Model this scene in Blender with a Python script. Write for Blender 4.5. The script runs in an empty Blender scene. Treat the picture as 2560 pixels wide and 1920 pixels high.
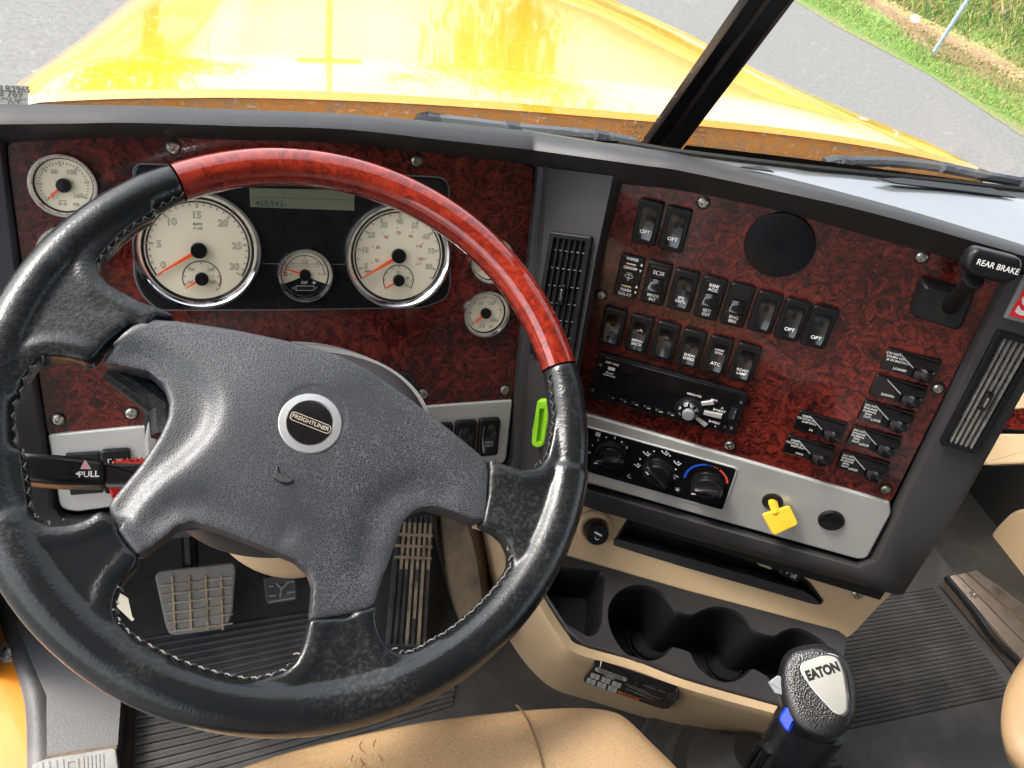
import bpy, math, random
import numpy as np
from mathutils import Vector, Matrix
from mathutils.geometry import tessellate_polygon
R = math.radians
rnd = random.Random(7)
scene = bpy.context.scene
COL = scene.collection
# ---------------------------------------------------------------- camera, world, sun, exposure
FPX = 1990.0
MX = Vector((0.93578329, -0.04221579, 0.35003924))     # world axes seen in camera space (x right, y down, z forward)
MY = Vector((-0.27221426, -0.71746949, 0.6411996))
MZ = Vector((0.22407373, -0.69530954, -0.68288769))
C0 = Vector((0, 0, 2.45))
cam = bpy.data.cameras.new('camera'); cam_o = bpy.data.objects.new('camera', cam); COL.objects.link(cam_o)
cam.sensor_width = 36; cam.lens = 36 * FPX / 2560; cam.clip_start = 0.02; cam.clip_end = 600
xr = Vector((MX.x, MY.x, MZ.x)); dn = Vector((MX.y, MY.y, MZ.y)); fw = Vector((MX.z, MY.z, MZ.z))
m = Matrix.Identity(4)
for i in range(3):
    m[i][0] = xr[i]; m[i][1] = -dn[i]; m[i][2] = -fw[i]; m[i][3] = C0[i]
cam_o.matrix_world = m
scene.camera = cam_o

SUN_EL, SUN_AZ = R(50), R(-65)           # azimuth from +Y (forward) towards +X
world = bpy.data.worlds.new('World'); scene.world = world; world.use_nodes = True
wn = world.node_tree.nodes; wl = world.node_tree.links
bg = wn['Background']
sky = wn.new('ShaderNodeTexSky'); sky.sky_type = 'NISHITA'; sky.sun_disc = False
sky.sun_elevation = SUN_EL; sky.sun_rotation = SUN_AZ; sky.dust_density = 4.0; sky.air_density = 1.0; sky.ozone_density = 1.0
hsv = wn.new('ShaderNodeHueSaturation'); hsv.inputs['Saturation'].default_value = 0.3
wl.new(sky.outputs[0], hsv.inputs['Color']); wl.new(hsv.outputs[0], bg.inputs['Color'])
bg.inputs['Strength'].default_value = 0.15
sun = bpy.data.lights.new('sun', 'SUN'); sun.energy = 1.0; sun.angle = R(14); sun.color = (1, 0.95, 0.87)
sun_o = bpy.data.objects.new('sun', sun); COL.objects.link(sun_o)
sd = Vector((math.sin(SUN_AZ) * math.cos(SUN_EL), math.cos(SUN_AZ) * math.cos(SUN_EL), math.sin(SUN_EL)))
sun_o.rotation_euler = sd.to_track_quat('Z', 'Y').to_euler()
scene.view_settings.view_transform = 'Standard'; scene.view_settings.look = 'None'
scene.view_settings.gamma = 1; scene.view_settings.exposure = 2.0
scene.render.engine = 'CYCLES'
scene.cycles.max_bounces = 8; scene.cycles.transparent_max_bounces = 12

# ---------------------------------------------------------------- geometry helpers
def ray(px, py):
    x = (px - 1280) / FPX; y = (py - 960) / FPX
    return Vector((MX.x * x + MX.y * y + MX.z, MY.x * x + MY.y * y + MY.z, MZ.x * x + MZ.y * y + MZ.z))
def atz(px, py, z):                     # the point of level z (metres below the eye) seen at a pixel
    d = ray(px, py); return C0 + d * (z / d.z)
def aty(px, py, y):
    d = ray(px, py); return C0 + d * (y / d.y)
def atd(px, py, dep):
    return C0 + ray(px, py) * dep
class Frame:
    def __init__(s, o, ax, az):
        s.o = Vector(o); s.az = Vector(az).normalized(); ax = Vector(ax)
        s.ax = (ax - s.az * ax.dot(s.az)).normalized(); s.ay = s.az.cross(s.ax)
    def M(s):
        m = Matrix.Identity(4)
        for i in range(3):
            m[i][0] = s.ax[i]; m[i][1] = s.ay[i]; m[i][2] = s.az[i]; m[i][3] = s.o[i]
        return m
    def hit(s, px, py, h=0):            # world point on the frame's plane raised by h
        d = ray(px, py); return C0 + d * ((s.o + s.az * h - C0).dot(s.az) / d.dot(s.az))
    def p(s, px, py, h=0):              # the same in frame coordinates
        w = s.hit(px, py, h) - s.o; return Vector((w.dot(s.ax), w.dot(s.ay), h))
    def pts(s, L, h=0): return [(s.p(a, b, h).x, s.p(a, b, h).y) for a, b in L]
    def at(s, px, py, h=0, rot=0):
        a = s.ax * math.cos(rot) + s.ay * math.sin(rot)
        return Frame(s.hit(px, py, h), a, s.az)
    def off(s, x, y, z=0, rot=0):
        a = s.ax * math.cos(rot) + s.ay * math.sin(rot)
        return Frame(s.o + s.ax * x + s.ay * y + s.az * z, a, s.az)
    def w(s, x, y, z=0): return s.o + s.ax * x + s.ay * y + s.az * z
WF = Frame(C0, (1, 0, 0), (0, 0, 1))
_txt = {}
def text_mesh(st, off=0.0):
    k = (st, off)
    if k not in _txt:
        cu = bpy.data.curves.new('writing', 'FONT'); cu.body = st; cu.size = 1; cu.align_x = 'CENTER'; cu.align_y = 'CENTER'
        cu.offset = off; cu.space_line = 0.98; cu.resolution_u = 3
        ob = bpy.data.objects.new('writing', cu); COL.objects.link(ob)
        bpy.context.view_layer.update()
        me = bpy.data.meshes.new_from_object(ob.evaluated_get(bpy.context.evaluated_depsgraph_get()))
        _txt[k] = ([v.co.copy() for v in me.vertices], [tuple(p.vertices) for p in me.polygons])
        bpy.data.objects.remove(ob); bpy.data.meshes.remove(me); bpy.data.curves.remove(cu)
    return _txt[k]
class MB:
    def __init__(s): s.v = []; s.f = []; s.m = []; s.mats = []; s.T = None; s.cm = 0
    def mat(s, m):
        if m not in s.mats: s.mats.append(m)
        s.cm = s.mats.index(m); return s
    def add(s, vs, fs):
        b = len(s.v)
        for v in vs:
            v = Vector(v)
            s.v.append(s.T @ v if s.T else v)
        for f in fs: s.f.append([b + i for i in f]); s.m.append(s.cm)
        return s
    def loft(s, rows, closed=False, cap=False):
        n = len(rows[0]); vs = [p for r in rows for p in r]; fs = []
        for i in range(len(rows) - 1):
            for j in range(n if closed else n - 1):
                k = (j + 1) % n
                fs.append((i * n + j, i * n + k, (i + 1) * n + k, (i + 1) * n + j))
        if cap:
            fs.append(tuple(reversed(range(n)))); fs.append(tuple(range((len(rows) - 1) * n, len(rows) * n)))
        return s.add(vs, fs)
    def prism(s, pts, z0, z1, bev=0.0, holes=(), seg=2, bottom=False):
        pts = ccw(pts); holes = [ccw(h) for h in holes]
        rows = [[(x, y, z0) for x, y in pts]]
        if bev > 0:
            rows.append([(x, y, z1 - bev) for x, y in pts])
            for k in range(1, seg + 1):
                a = k / seg * math.pi / 2
                q = inset(pts, bev * (1 - math.cos(a)))
                rows.append([(x, y, z1 - bev + bev * math.sin(a)) for x, y in q])
            top = inset(pts, bev)
        else:
            rows.append([(x, y, z1) for x, y in pts]); top = pts
        s.loft(rows, closed=True)
        for h in holes: s.loft([[(x, y, z1) for x, y in h], [(x, y, z0) for x, y in h]], closed=True)
        poly = [[Vector((x, y, z1)) for x, y in top]] + [[Vector((x, y, z1)) for x, y in h] for h in holes]
        allp = [p for q in poly for p in q]
        if holes: s.add(allp, [tri_up(allp, t) for t in tessellate_polygon(poly)])
        else: s.add(allp, [tuple(range(len(allp)))])
        if bottom: s.add([(x, y, z0) for x, y in pts], [tuple(reversed(range(len(pts))))])
        return s
    def box(s, c, d, bev=0.0):
        x, y, z = c; a, b, h = d[0] / 2, d[1] / 2, d[2]
        return s.prism([(x - a, y - b), (x + a, y - b), (x + a, y + b), (x - a, y + b)], z, z + h, bev, seg=1, bottom=True)
    def lathe(s, prof, n=40, c=(0, 0), sy=1.0):
        rows = [[(c[0] + r * math.cos(2 * math.pi * j / n), c[1] + sy * r * math.sin(2 * math.pi * j / n), z) for j in range(n)] for r, z in prof]
        s.loft(rows, closed=True)
        if prof[-1][0] > 1e-6: s.add(rows[-1], [tuple(range(n))])
        return s
    def tube(s, P, r, n=10, cap=True, up=None, flat=1.0):
        P = [Vector(p) for p in P]; rows = []
        rr = r if isinstance(r, (list, tuple)) else [r] * len(P)
        prev = None
        for i, p in enumerate(P):
            t = (P[min(i + 1, len(P) - 1)] - P[max(i - 1, 0)]).normalized()
            a = prev if prev else (Vector(up) if up else (Vector((0, 0, 1)) if abs(t.z) < .9 else Vector((1, 0, 0))))
            a = (a - t * a.dot(t)).normalized(); prev = a; b = t.cross(a)
            rows.append([p + (a * math.cos(2 * math.pi * j / n) * flat + b * math.sin(2 * math.pi * j / n)) * rr[i] for j in range(n)])
        return s.loft(rows, closed=True, cap=cap)
    def text(s, st, x, y, z, size, mat=None, off=0.0, rot=0, sx=1.0, zf=None):
        if mat: s.mat(mat)
        vs, fs = text_mesh(st, off); c, n = math.cos(rot), math.sin(rot); out = []
        for v in vs:
            a, b = v.x * size * sx, v.y * size
            X, Y = x + a * c - b * n, y + a * n + b * c
            out.append((X, Y, z + (zf(Y) if zf else 0)))
        return s.add(out, fs)
    def quad(s, a, b, c, d): return s.add([a, b, c, d], [(0, 1, 2, 3)])
def tri_up(P, t):
    a, b, c = (P[i] for i in t)
    return tuple(t) if (b - a).cross(c - a).z > 0 else tuple(reversed(t))
def area(p): return sum(p[i][0] * p[(i + 1) % len(p)][1] - p[(i + 1) % len(p)][0] * p[i][1] for i in range(len(p))) / 2
def ccw(p): return list(p) if area(p) > 0 else list(reversed(p))
def convex(p):
    n = len(p)
    for i in range(n):
        a, b, c = p[i], p[(i + 1) % n], p[(i + 2) % n]
        if (b[0] - a[0]) * (c[1] - b[1]) - (b[1] - a[1]) * (c[0] - b[0]) < -1e-12: return False
    return True
def inset(p, d):
    n = len(p); out = []
    for i in range(n):
        a = Vector(p[i - 1][:2]); b = Vector(p[i][:2]); c = Vector(p[(i + 1) % n][:2])
        e1 = (b - a); e2 = (c - b)
        if e1.length < 1e-9 or e2.length < 1e-9: out.append((b.x, b.y)); continue
        e1.normalize(); e2.normalize()
        n1 = Vector((-e1.y, e1.x)); n2 = Vector((-e2.y, e2.x)); mm = n1 + n2
        if mm.length < 1e-6: out.append((b.x, b.y)); continue
        mm.normalize(); k = d / max(.4, mm.dot(n1)); q = b + mm * k; out.append((q.x, q.y))
    return out
def rnd_poly(p, r, n=5):                # round the corners of a polygon
    out = []; N = len(p); rs = r if isinstance(r, (list, tuple)) else [r] * N
    for i in range(N):
        a = Vector(p[i - 1][:2]); b = Vector(p[i][:2]); c = Vector(p[(i + 1) % N][:2])
        k = min(rs[i], (a - b).length * .49, (c - b).length * .49)
        if k < 1e-5: out.append((b.x, b.y)); continue
        s0 = b + (a - b).normalized() * k; s1 = b + (c - b).normalized() * k
        for j in range(n + 1):
            t = j / n; q = s0 * (1 - t) ** 2 + b * 2 * t * (1 - t) + s1 * t * t; out.append((q.x, q.y))
    return out
def rrect(w, h, r, c=(0, 0), n=4): 
    x, y = c; return rnd_poly([(x - w / 2, y - h / 2), (x + w / 2, y - h / 2), (x + w / 2, y + h / 2), (x - w / 2, y + h / 2)], r, n)
def circ(r, c=(0, 0), n=40): return [(c[0] + r * math.cos(2 * math.pi * i / n), c[1] + r * math.sin(2 * math.pi * i / n)) for i in range(n)]
def smooth_line(P, n=6, closed=False):
    P = [Vector(p) for p in P]; out = []; N = len(P)
    for i in range(N if closed else N - 1):
        if closed: a, b, c, d = P[i - 1], P[i], P[(i + 1) % N], P[(i + 2) % N]
        else: a, b, c, d = P[max(i - 1, 0)], P[i], P[i + 1], P[min(i + 2, N - 1)]
        for k in range(n):
            t = k / n
            out.append(.5 * ((2 * b) + (c - a) * t + (2 * a - 5 * b + 4 * c - d) * t * t + (3 * b - a - 3 * c + d) * t ** 3))
    if not closed: out.append(P[-1])
    return out
WM = {}
def link(o, M, parent, label=None, cat=None, group=None, kind=None):
    COL.objects.link(o); WM[o.name] = M.copy()
    if parent is not None:
        o.parent = parent; o.matrix_parent_inverse = Matrix.Identity(4)
        o.matrix_basis = WM[parent.name].inverted() @ M
    else: o.matrix_basis = M
    if label: o['label'] = label
    if cat: o['category'] = cat
    if group: o['group'] = group
    if kind: o['kind'] = kind
    return o
def obj(name, mb, frame=WF, parent=None, smooth=35, **k):
    me = bpy.data.meshes.new(name); me.from_pydata([tuple(v) for v in mb.v], [], mb.f)
    for mt in mb.mats: me.materials.append(mt)
    if len(mb.mats) > 1: me.polygons.foreach_set('material_index', mb.m)
    me.validate(); me.update()
    if smooth:
        me.polygons.foreach_set('use_smooth', [True] * len(me.polygons)); me.set_sharp_from_angle(angle=R(smooth))
    return link(bpy.data.objects.new(name, me), frame.M(), parent, **k)
def empty(name, frame, parent=None, **k):
    o = bpy.data.objects.new(name, None); o.empty_display_size = .02
    return link(o, frame.M(), parent, **k)
def copy_part(o, frame, parent, recursive=True):
    c = o.copy(); kids = [x for x in o.children]
    for key in ('label', 'category', 'group', 'kind'):
        if key in c and key != 'group': del c[key]
    COL.objects.link(c); M = frame.M(); WM[c.name] = M
    c.parent = parent
    c.matrix_parent_inverse = Matrix.Identity(4)
    c.matrix_basis = (WM[parent.name].inverted() @ M) if parent else M
    for k in kids:
        d = k.copy(); COL.objects.link(d); d.parent = c; d.matrix_parent_inverse = Matrix.Identity(4); d.matrix_basis = k.matrix_basis.copy()
        WM[d.name] = M @ d.matrix_basis
    return c
def remesh(mb, voxel, smooth_it, factor=.5, fn=None):
    me = bpy.data.meshes.new('tmp'); me.from_pydata([tuple(v) for v in mb.v], [], mb.f); me.update()
    o = bpy.data.objects.new('tmp', me); COL.objects.link(o)
    r = o.modifiers.new('r', 'REMESH'); r.mode = 'VOXEL'; r.voxel_size = voxel
    s = o.modifiers.new('s', 'SMOOTH'); s.factor = factor; s.iterations = smooth_it
    bpy.context.view_layer.update()
    res = bpy.data.meshes.new_from_object(o.evaluated_get(bpy.context.evaluated_depsgraph_get()))
    n = len(res.vertices); co = np.empty(n * 3); res.vertices.foreach_get('co', co); co = co.reshape(-1, 3)
    if fn is not None: co = fn(co)
    out = MB(); out.v = [Vector(c) for c in co]; out.f = [list(p.vertices) for p in res.polygons]; out.m = [0] * len(out.f)
    bpy.data.objects.remove(o); bpy.data.meshes.remove(me); bpy.data.meshes.remove(res)
    return out

# ---------------------------------------------------------------- materials
def new_mat(name):
    m = bpy.data.materials.new(name); m.use_nodes = True
    return m, m.node_tree.nodes, m.node_tree.links, m.node_tree.nodes['Principled BSDF']
def setp(p, **k):
    for a, b in k.items():
        p.inputs[a.replace('_', ' ')].default_value = b
def c4(c): return (c[0], c[1], c[2], 1)
def plain(name, col, rough=.5, metal=0, coat=0, coat_r=.05, bump=None, var=None, spec=.5, rvar=None, bump2=None, coat_ior=1.5):
    """bump=(scale, strength_m, type); var=(scale, colour2, lo, hi)"""
    m, n, l, p = new_mat(name)
    setp(p, Coat_IOR=coat_ior, Base_Color=c4(col), Roughness=rough, Metallic=metal, Coat_Weight=coat, Coat_Roughness=coat_r, Specular_IOR_Level=spec)
    tc = n.new('ShaderNodeTexCoord')
    if var:
        t = n.new('ShaderNodeTexNoise'); t.inputs['Scale'].default_value = var[0]; t.inputs['Detail'].default_value = 6; t.inputs['Roughness'].default_value = .65
        l.new(tc.outputs['Object'], t.inputs['Vector'])
        r = n.new('ShaderNodeValToRGB'); r.color_ramp.elements[0].position = var[2]; r.color_ramp.elements[1].position = var[3]
        r.color_ramp.elements[0].color = c4(col); r.color_ramp.elements[1].color = c4(var[1])
        l.new(t.outputs['Fac'], r.inputs['Fac']); l.new(r.outputs['Color'], p.inputs['Base Color'])
    if rvar:
        t = n.new('ShaderNodeTexNoise'); t.inputs['Scale'].default_value = rvar[0]; t.inputs['Detail'].default_value = 5
        l.new(tc.outputs['Object'], t.inputs['Vector'])
        mr = n.new('ShaderNodeMapRange'); mr.inputs[1].default_value = .35; mr.inputs[2].default_value = .65
        mr.inputs[3].default_value = rvar[1]; mr.inputs[4].default_value = rvar[2]
        l.new(t.outputs['Fac'], mr.inputs[0]); l.new(mr.outputs[0], p.inputs['Roughness'])
    last = None
    for bb in (bump, bump2):
        if not bb: continue
        if bb[2] == 'noise':
            t = n.new('ShaderNodeTexNoise'); t.inputs['Scale'].default_value = bb[0]; t.inputs['Detail'].default_value = 3; o = t.outputs['Fac']
        else:
            t = n.new('ShaderNodeTexVoronoi'); t.inputs['Scale'].default_value = bb[0]; t.feature = 'DISTANCE_TO_EDGE' if bb[2] == 'cell' else 'F1'
            o = t.outputs['Distance']
        l.new(tc.outputs['Object'], t.inputs['Vector'])
        if bb[2] == 'cell':
            mn = n.new('ShaderNodeMath'); mn.operation = 'MINIMUM'; mn.inputs[1].default_value = .12; l.new(o, mn.inputs[0]); o = mn.outputs[0]
        b = n.new('ShaderNodeBump'); b.inputs['Strength'].default_value = 1; b.inputs['Distance'].default_value = bb[1]
        l.new(o, b.inputs['Height'])
        if last: l.new(last, b.inputs['Normal'])
        last = b.outputs['Normal']
    if last: l.new(last, p.inputs['Normal'])
    return m
def burl(name, dark, mid, light, rough=.3, coat=.6, scale=1.0):
    m, n, l, p = new_mat(name)
    tc = n.new('ShaderNodeTexCoord')
    n1 = n.new('ShaderNodeTexNoise'); n1.inputs['Scale'].default_value = 22 * scale; n1.inputs['Detail'].default_value = 4; n1.inputs['Distortion'].default_value = 1.6
    l.new(tc.outputs['Object'], n1.inputs['Vector'])
    mx = n.new('ShaderNodeVectorMath'); mx.operation = 'MULTIPLY_ADD'
    l.new(n1.outputs['Color'], mx.inputs[0]); mx.inputs[1].default_value = (.055 / scale,) * 3; l.new(tc.outputs['Object'], mx.inputs[2])
    n2 = n.new('ShaderNodeTexNoise'); n2.inputs['Scale'].default_value = 62 * scale; n2.inputs['Detail'].default_value = 8; n2.inputs['Roughness'].default_value = .68; n2.inputs['Distortion'].default_value = 2.2
    l.new(mx.outputs[0], n2.inputs['Vector'])
    vo = n.new('ShaderNodeTexVoronoi'); vo.inputs['Scale'].default_value = 34 * scale; vo.feature = 'SMOOTH_F1'; l.new(mx.outputs[0], vo.inputs['Vector'])
    wv = n.new('ShaderNodeMath'); wv.operation = 'SINE'; ml = n.new('ShaderNodeMath'); ml.operation = 'MULTIPLY'; ml.inputs[1].default_value = 26
    l.new(vo.outputs['Distance'], ml.inputs[0]); l.new(ml.outputs[0], wv.inputs[0])
    ad = n.new('ShaderNodeMath'); ad.operation = 'MULTIPLY_ADD'; ad.inputs[1].default_value = .07
    l.new(wv.outputs[0], ad.inputs[0]); l.new(n2.outputs['Fac'], ad.inputs[2])
    nb = n.new('ShaderNodeTexNoise'); nb.inputs['Scale'].default_value = 7 * scale; nb.inputs['Detail'].default_value = 2; nb.inputs['Distortion'].default_value = 1.0; l.new(tc.outputs['Object'], nb.inputs['Vector'])
    mb_ = n.new('ShaderNodeMath'); mb_.operation = 'MULTIPLY_ADD'; mb_.inputs[1].default_value = .34; l.new(nb.outputs['Fac'], mb_.inputs[0]); a2_ = n.new('ShaderNodeMath'); a2_.operation = 'SUBTRACT'; a2_.inputs[1].default_value = .17
    l.new(ad.outputs[0], mb_.inputs[2]); l.new(mb_.outputs[0], a2_.inputs[0]); ad = a2_
    r = n.new('ShaderNodeValToRGB'); e = r.color_ramp.elements
    e[0].position = .36; e[0].color = c4(dark); e[1].position = .72; e[1].color = c4(light)
    k = r.color_ramp.elements.new(.52); k.color = c4(mid)
    l.new(ad.outputs[0], r.inputs['Fac']); l.new(r.outputs['Color'], p.inputs['Base Color'])
    setp(p, Roughness=rough, Coat_Weight=coat, Coat_Roughness=.12 if rough > .25 else .03, Specular_IOR_Level=.4)
    return m
def crackle(name, base, line, scale, rough=.55, depth=.0004, amt=1.0, wear=True):
    m, n, l, p = new_mat(name)
    tc = n.new('ShaderNodeTexCoord'); nz = n.new('ShaderNodeTexNoise'); nz.inputs['Scale'].default_value = scale * .6; nz.inputs['Detail'].default_value = 3
    l.new(tc.outputs['Object'], nz.inputs['Vector'])
    mx = n.new('ShaderNodeVectorMath'); mx.operation = 'MULTIPLY_ADD'; mx.inputs[1].default_value = (.6 / scale,) * 3
    l.new(nz.outputs['Color'], mx.inputs[0]); l.new(tc.outputs['Object'], mx.inputs[2])
    v = n.new('ShaderNodeTexVoronoi'); v.feature = 'DISTANCE_TO_EDGE'; v.inputs['Scale'].default_value = scale; l.new(mx.outputs[0], v.inputs['Vector'])
    r = n.new('ShaderNodeValToRGB'); r.color_ramp.elements[0].color = (1, 1, 1, 1); r.color_ramp.elements[1].color = (0, 0, 0, 1)
    r.color_ramp.elements[0].position = .03; r.color_ramp.elements[1].position = .16
    l.new(v.outputs['Distance'], r.inputs['Fac'])
    n3 = n.new('ShaderNodeTexNoise'); n3.inputs['Scale'].default_value = 14; n3.inputs['Detail'].default_value = 5; l.new(tc.outputs['Object'], n3.inputs['Vector'])
    mr = n.new('ShaderNodeMapRange'); mr.inputs[1].default_value = .35; mr.inputs[2].default_value = .7; mr.inputs[3].default_value = .25 if wear else 1; mr.inputs[4].default_value = amt
    l.new(n3.outputs['Fac'], mr.inputs[0])
    mu = n.new('ShaderNodeMath'); mu.operation = 'MULTIPLY'; l.new(r.outputs['Color'], mu.inputs[0]); l.new(mr.outputs[0], mu.inputs[1])
    mc = n.new('ShaderNodeMix'); mc.data_type = 'RGBA'; mc.inputs['A'].default_value = c4(base); mc.inputs['B'].default_value = c4(line)
    l.new(mu.outputs[0], mc.inputs['Factor']); l.new(mc.outputs['Result'], p.inputs['Base Color'])
    b = n.new('ShaderNodeBump'); b.inputs['Distance'].default_value = depth; l.new(v.outputs['Distance'], b.inputs['Height']); l.new(b.outputs['Normal'], p.inputs['Normal'])
    setp(p, Roughness=rough, Specular_IOR_Level=.5)
    return m
def worn_leather(name):
    m, n, l, p = new_mat(name)
    tc = n.new('ShaderNodeTexCoord')
    def noise(sc, det, rg=.6, dist=0):
        t = n.new('ShaderNodeTexNoise'); t.inputs['Scale'].default_value = sc; t.inputs['Detail'].default_value = det; t.inputs['Roughness'].default_value = rg; t.inputs['Distortion'].default_value = dist
        l.new(tc.outputs['Object'], t.inputs['Vector']); return t.outputs['Fac']
    def rmp(s, a, b, c, d):
        r = n.new('ShaderNodeMapRange'); r.inputs[1].default_value = a; r.inputs[2].default_value = b; r.inputs[3].default_value = c; r.inputs[4].default_value = d
        l.new(s, r.inputs[0]); return r.outputs[0]
    big = noise(9, 4); fine = noise(260, 4, .7)
    mu = n.new('ShaderNodeMath'); mu.operation = 'MULTIPLY'; l.new(rmp(big, .46, .62, 0, 1), mu.inputs[0]); l.new(rmp(fine, .48, .66, 0, 1), mu.inputs[1])
    mc = n.new('ShaderNodeMix'); mc.data_type = 'RGBA'; mc.inputs['A'].default_value = (.009, .0095, .0105, 1); mc.inputs['B'].default_value = (.036, .036, .036, 1)
    l.new(mu.outputs[0], mc.inputs['Factor']); l.new(mc.outputs['Result'], p.inputs['Base Color'])
    l.new(rmp(big, .38, .66, .13, .36), p.inputs['Roughness']); setp(p, Specular_IOR_Level=.42)
    b = n.new('ShaderNodeBump'); b.inputs['Distance'].default_value = .00025; l.new(noise(420, 3), b.inputs['Height'])
    b2 = n.new('ShaderNodeBump'); b2.inputs['Distance'].default_value = .0004; l.new(noise(38, 3, .5, .6), b2.inputs['Height']); l.new(b.outputs['Normal'], b2.inputs['Normal'])
    l.new(b2.outputs['Normal'], p.inputs['Normal'])
    return m
M_PLASTIC = plain('dash_plastic', (.027, .0265, .028), .48, bump=(900, .00025, 'noise'), var=(7, (.04, .039, .04), .45, .75), spec=.4)
M_PLASTIC2 = plain('dark_plastic', (.010, .010, .011), .45, spec=.35, bump=(700, .0002, 'noise'))
M_BLACK = plain('black_gloss', (.005, .005, .006), .16, rvar=(60, .10, .22), spec=.8)
M_SATIN = plain('black_satin', (.007, .007, .008), .32, rvar=(80, .25, .42), spec=.3)
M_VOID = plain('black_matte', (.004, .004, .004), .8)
M_WOOD = burl('burl_panel', (.015, .003, .0028), (.078, .0092, .0066), (.215, .027, .0155), .22, .45, 1.25)
M_RIMWOOD = burl('burl_rim', (.11, .008, .004), (.20, .016, .0075), (.27, .030, .013), .08, 1.0, .9)
M_ALU = plain('brushed_aluminium', (.56, .56, .54), .42, metal=.55, bump=(500, .00008, 'noise'), rvar=(30, .36, .48))
M_CHROME = plain('chrome', (.8, .8, .82), .1, metal=1, rvar=(70, .05, .2))
M_STEEL = plain('screw_steel', (.42, .4, .36), .3, metal=1, rvar=(300, .2, .5))
M_CREAM = plain('dial_cream', (.86, .78, .58), .5)
M_INK = plain('dial_ink', (.05, .055, .055), .6)
M_RED_INK = plain('red_ink', (.62, .06, .03), .6)
M_NEEDLE = plain('needle_orange', (.95, .11, .02), .45)
M_WHITE = plain('white_ink', (.72, .72, .7), .55)
M_GREYINK = plain('faint_ink', (.2, .2, .19), .6)
M_LCD = plain('lcd_green', (.15, .16, .11), .3)
M_LEATHER = worn_leather('wheel_leather')
M_PAD = crackle('hub_vinyl', (.020, .021, .024), (.085, .085, .09), 470, .40, .00022, 1.0)
M_SHROUD = crackle('shroud_vinyl', (.028, .028, .03), (.022, .022, .022), 520, .5, .0004, .3)
M_SHROUD_L = crackle('shroud_grey_vinyl', (.2, .2, .2), (.16, .16, .16), 620, .6, .0004, .3)
M_THREAD = plain('thread', (.05, .05, .048), .6)
M_THREADW = plain('worn_thread', (.13, .125, .115), .7)
M_BEIGE = plain('beige_plastic', (.56, .4, .235), .5, bump=(260, .0003, 'noise'), var=(5, (.4, .29, .175), .52, .8))
M_SEAT = crackle('tan_leather', (.50, .325, .17), (.37, .225, .11), 430, .42, .0004, .5, wear=False)
M_CRACK = plain('leather_crack', (.15, .085, .04), .8)
M_RUBBER = plain('mat_rubber', (.045, .045, .046), .55, bump=(240, .0006, 'noise'), var=(12, (.11, .105, .10), .45, .85))
M_FLOOR = plain('floor_rubber', (.024, .024, .024), .6, bump=(300, .0006, 'noise'), var=(18, (.06, .057, .052), .5, .85))
M_DUST = plain('dusty_vinyl', (.16, .115, .072), .85, var=(16, (.05, .04, .03), .4, .7), bump=(60, .002, 'noise'))
M_PEDAL = plain('pedal_rubber', (.17, .17, .165), .75, bump=(220, .0006, 'noise'), var=(40, (.24, .22, .18), .45, .8))
M_PEDALD = plain('pedal_black', (.035, .036, .038), .55, var=(30, (.09, .085, .08), .45, .75))
M_PEDDUST = plain('pedal_dust', (.36, .28, .19), .9, var=(50, (.12, .1, .075), .45, .7))
M_ORANGE = plain('truck_paint', (.87, .40, .010), .16, coat=1, coat_r=.04, rvar=(40, .12, .2), var=(3, (.9, .43, .012), .4, .7), coat_ior=2.1)
M_COWL = plain('shaded_paint', (.42, .17, .02), .6, var=(60, (.3, .17, .07), .45, .62), bump=(300, .001, 'noise'))  # truck orange with the cowl trough's shade put into the colour
M_GREEN = plain('lime_plastic', (.26, .58, .01), .42)
M_YELLOW = plain('yellow_plastic', (.74, .46, .03), .4, var=(120, (.6, .36, .03), .55, .7))
M_BLUE = plain('blue_plastic', (.004, .035, .38), .3)
M_BLUEINK = plain('blue_ink', (.01, .09, .6), .5)
M_REDP = plain('red_plastic', (.7, .02, .025), .35)
M_GREYB = plain('grey_plastic', (.2, .21, .22), .4)
M_KNOB = plain('knob_leather', (.010, .010, .011), .3, bump=(620, .0003, 'cellx'), spec=.5)
M_PLATE = plain('brushed_plate', (.5, .5, .465), .33, metal=.9, bump=(700, .00005, 'noise'))
M_PAPER = plain('paper', (.3, .3, .29), .6)
M_LOUVER = plain('worn_louver', (.14, .13, .12), .35, var=(90, (.25, .24, .22), .45, .7))
M_TAG = plain('paper_tag', (.3, .285, .22), .7)
M_ASPHALT = plain('asphalt', (.11, .11, .107), .9, var=(26, (.175, .175, .168), .3, .75), bump=(110, .004, 'noise'))
M_SILL = plain('ribbed_aluminium', (.13, .10, .08), .45, metal=.6, rvar=(40, .3, .6))
M_TREAD = plain('tread_grey', (.22, .22, .21), .6, var=(30, (.16, .145, .12), .45, .75))
M_SILLG = plain('sill_grey', (.09, .09, .092), .5, bump=(500, .0004, 'noise'))
M_ROOF = plain('headliner', (.20, .19, .175), .9)
M_POST = plain('pillar_black', (.004, .004, .005), .22, spec=.35)
M_WIPER = plain('wiper_grey', (.035, .042, .05), .5)
M_DASHTOP = plain('dash_top_gloss', (.14, .15, .155), .3, coat=1, coat_r=.12, coat_ior=2.3, bump=(500, .0001, 'noise'))  # dark plastic given a paler, bluish base to carry the sky glare

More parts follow.
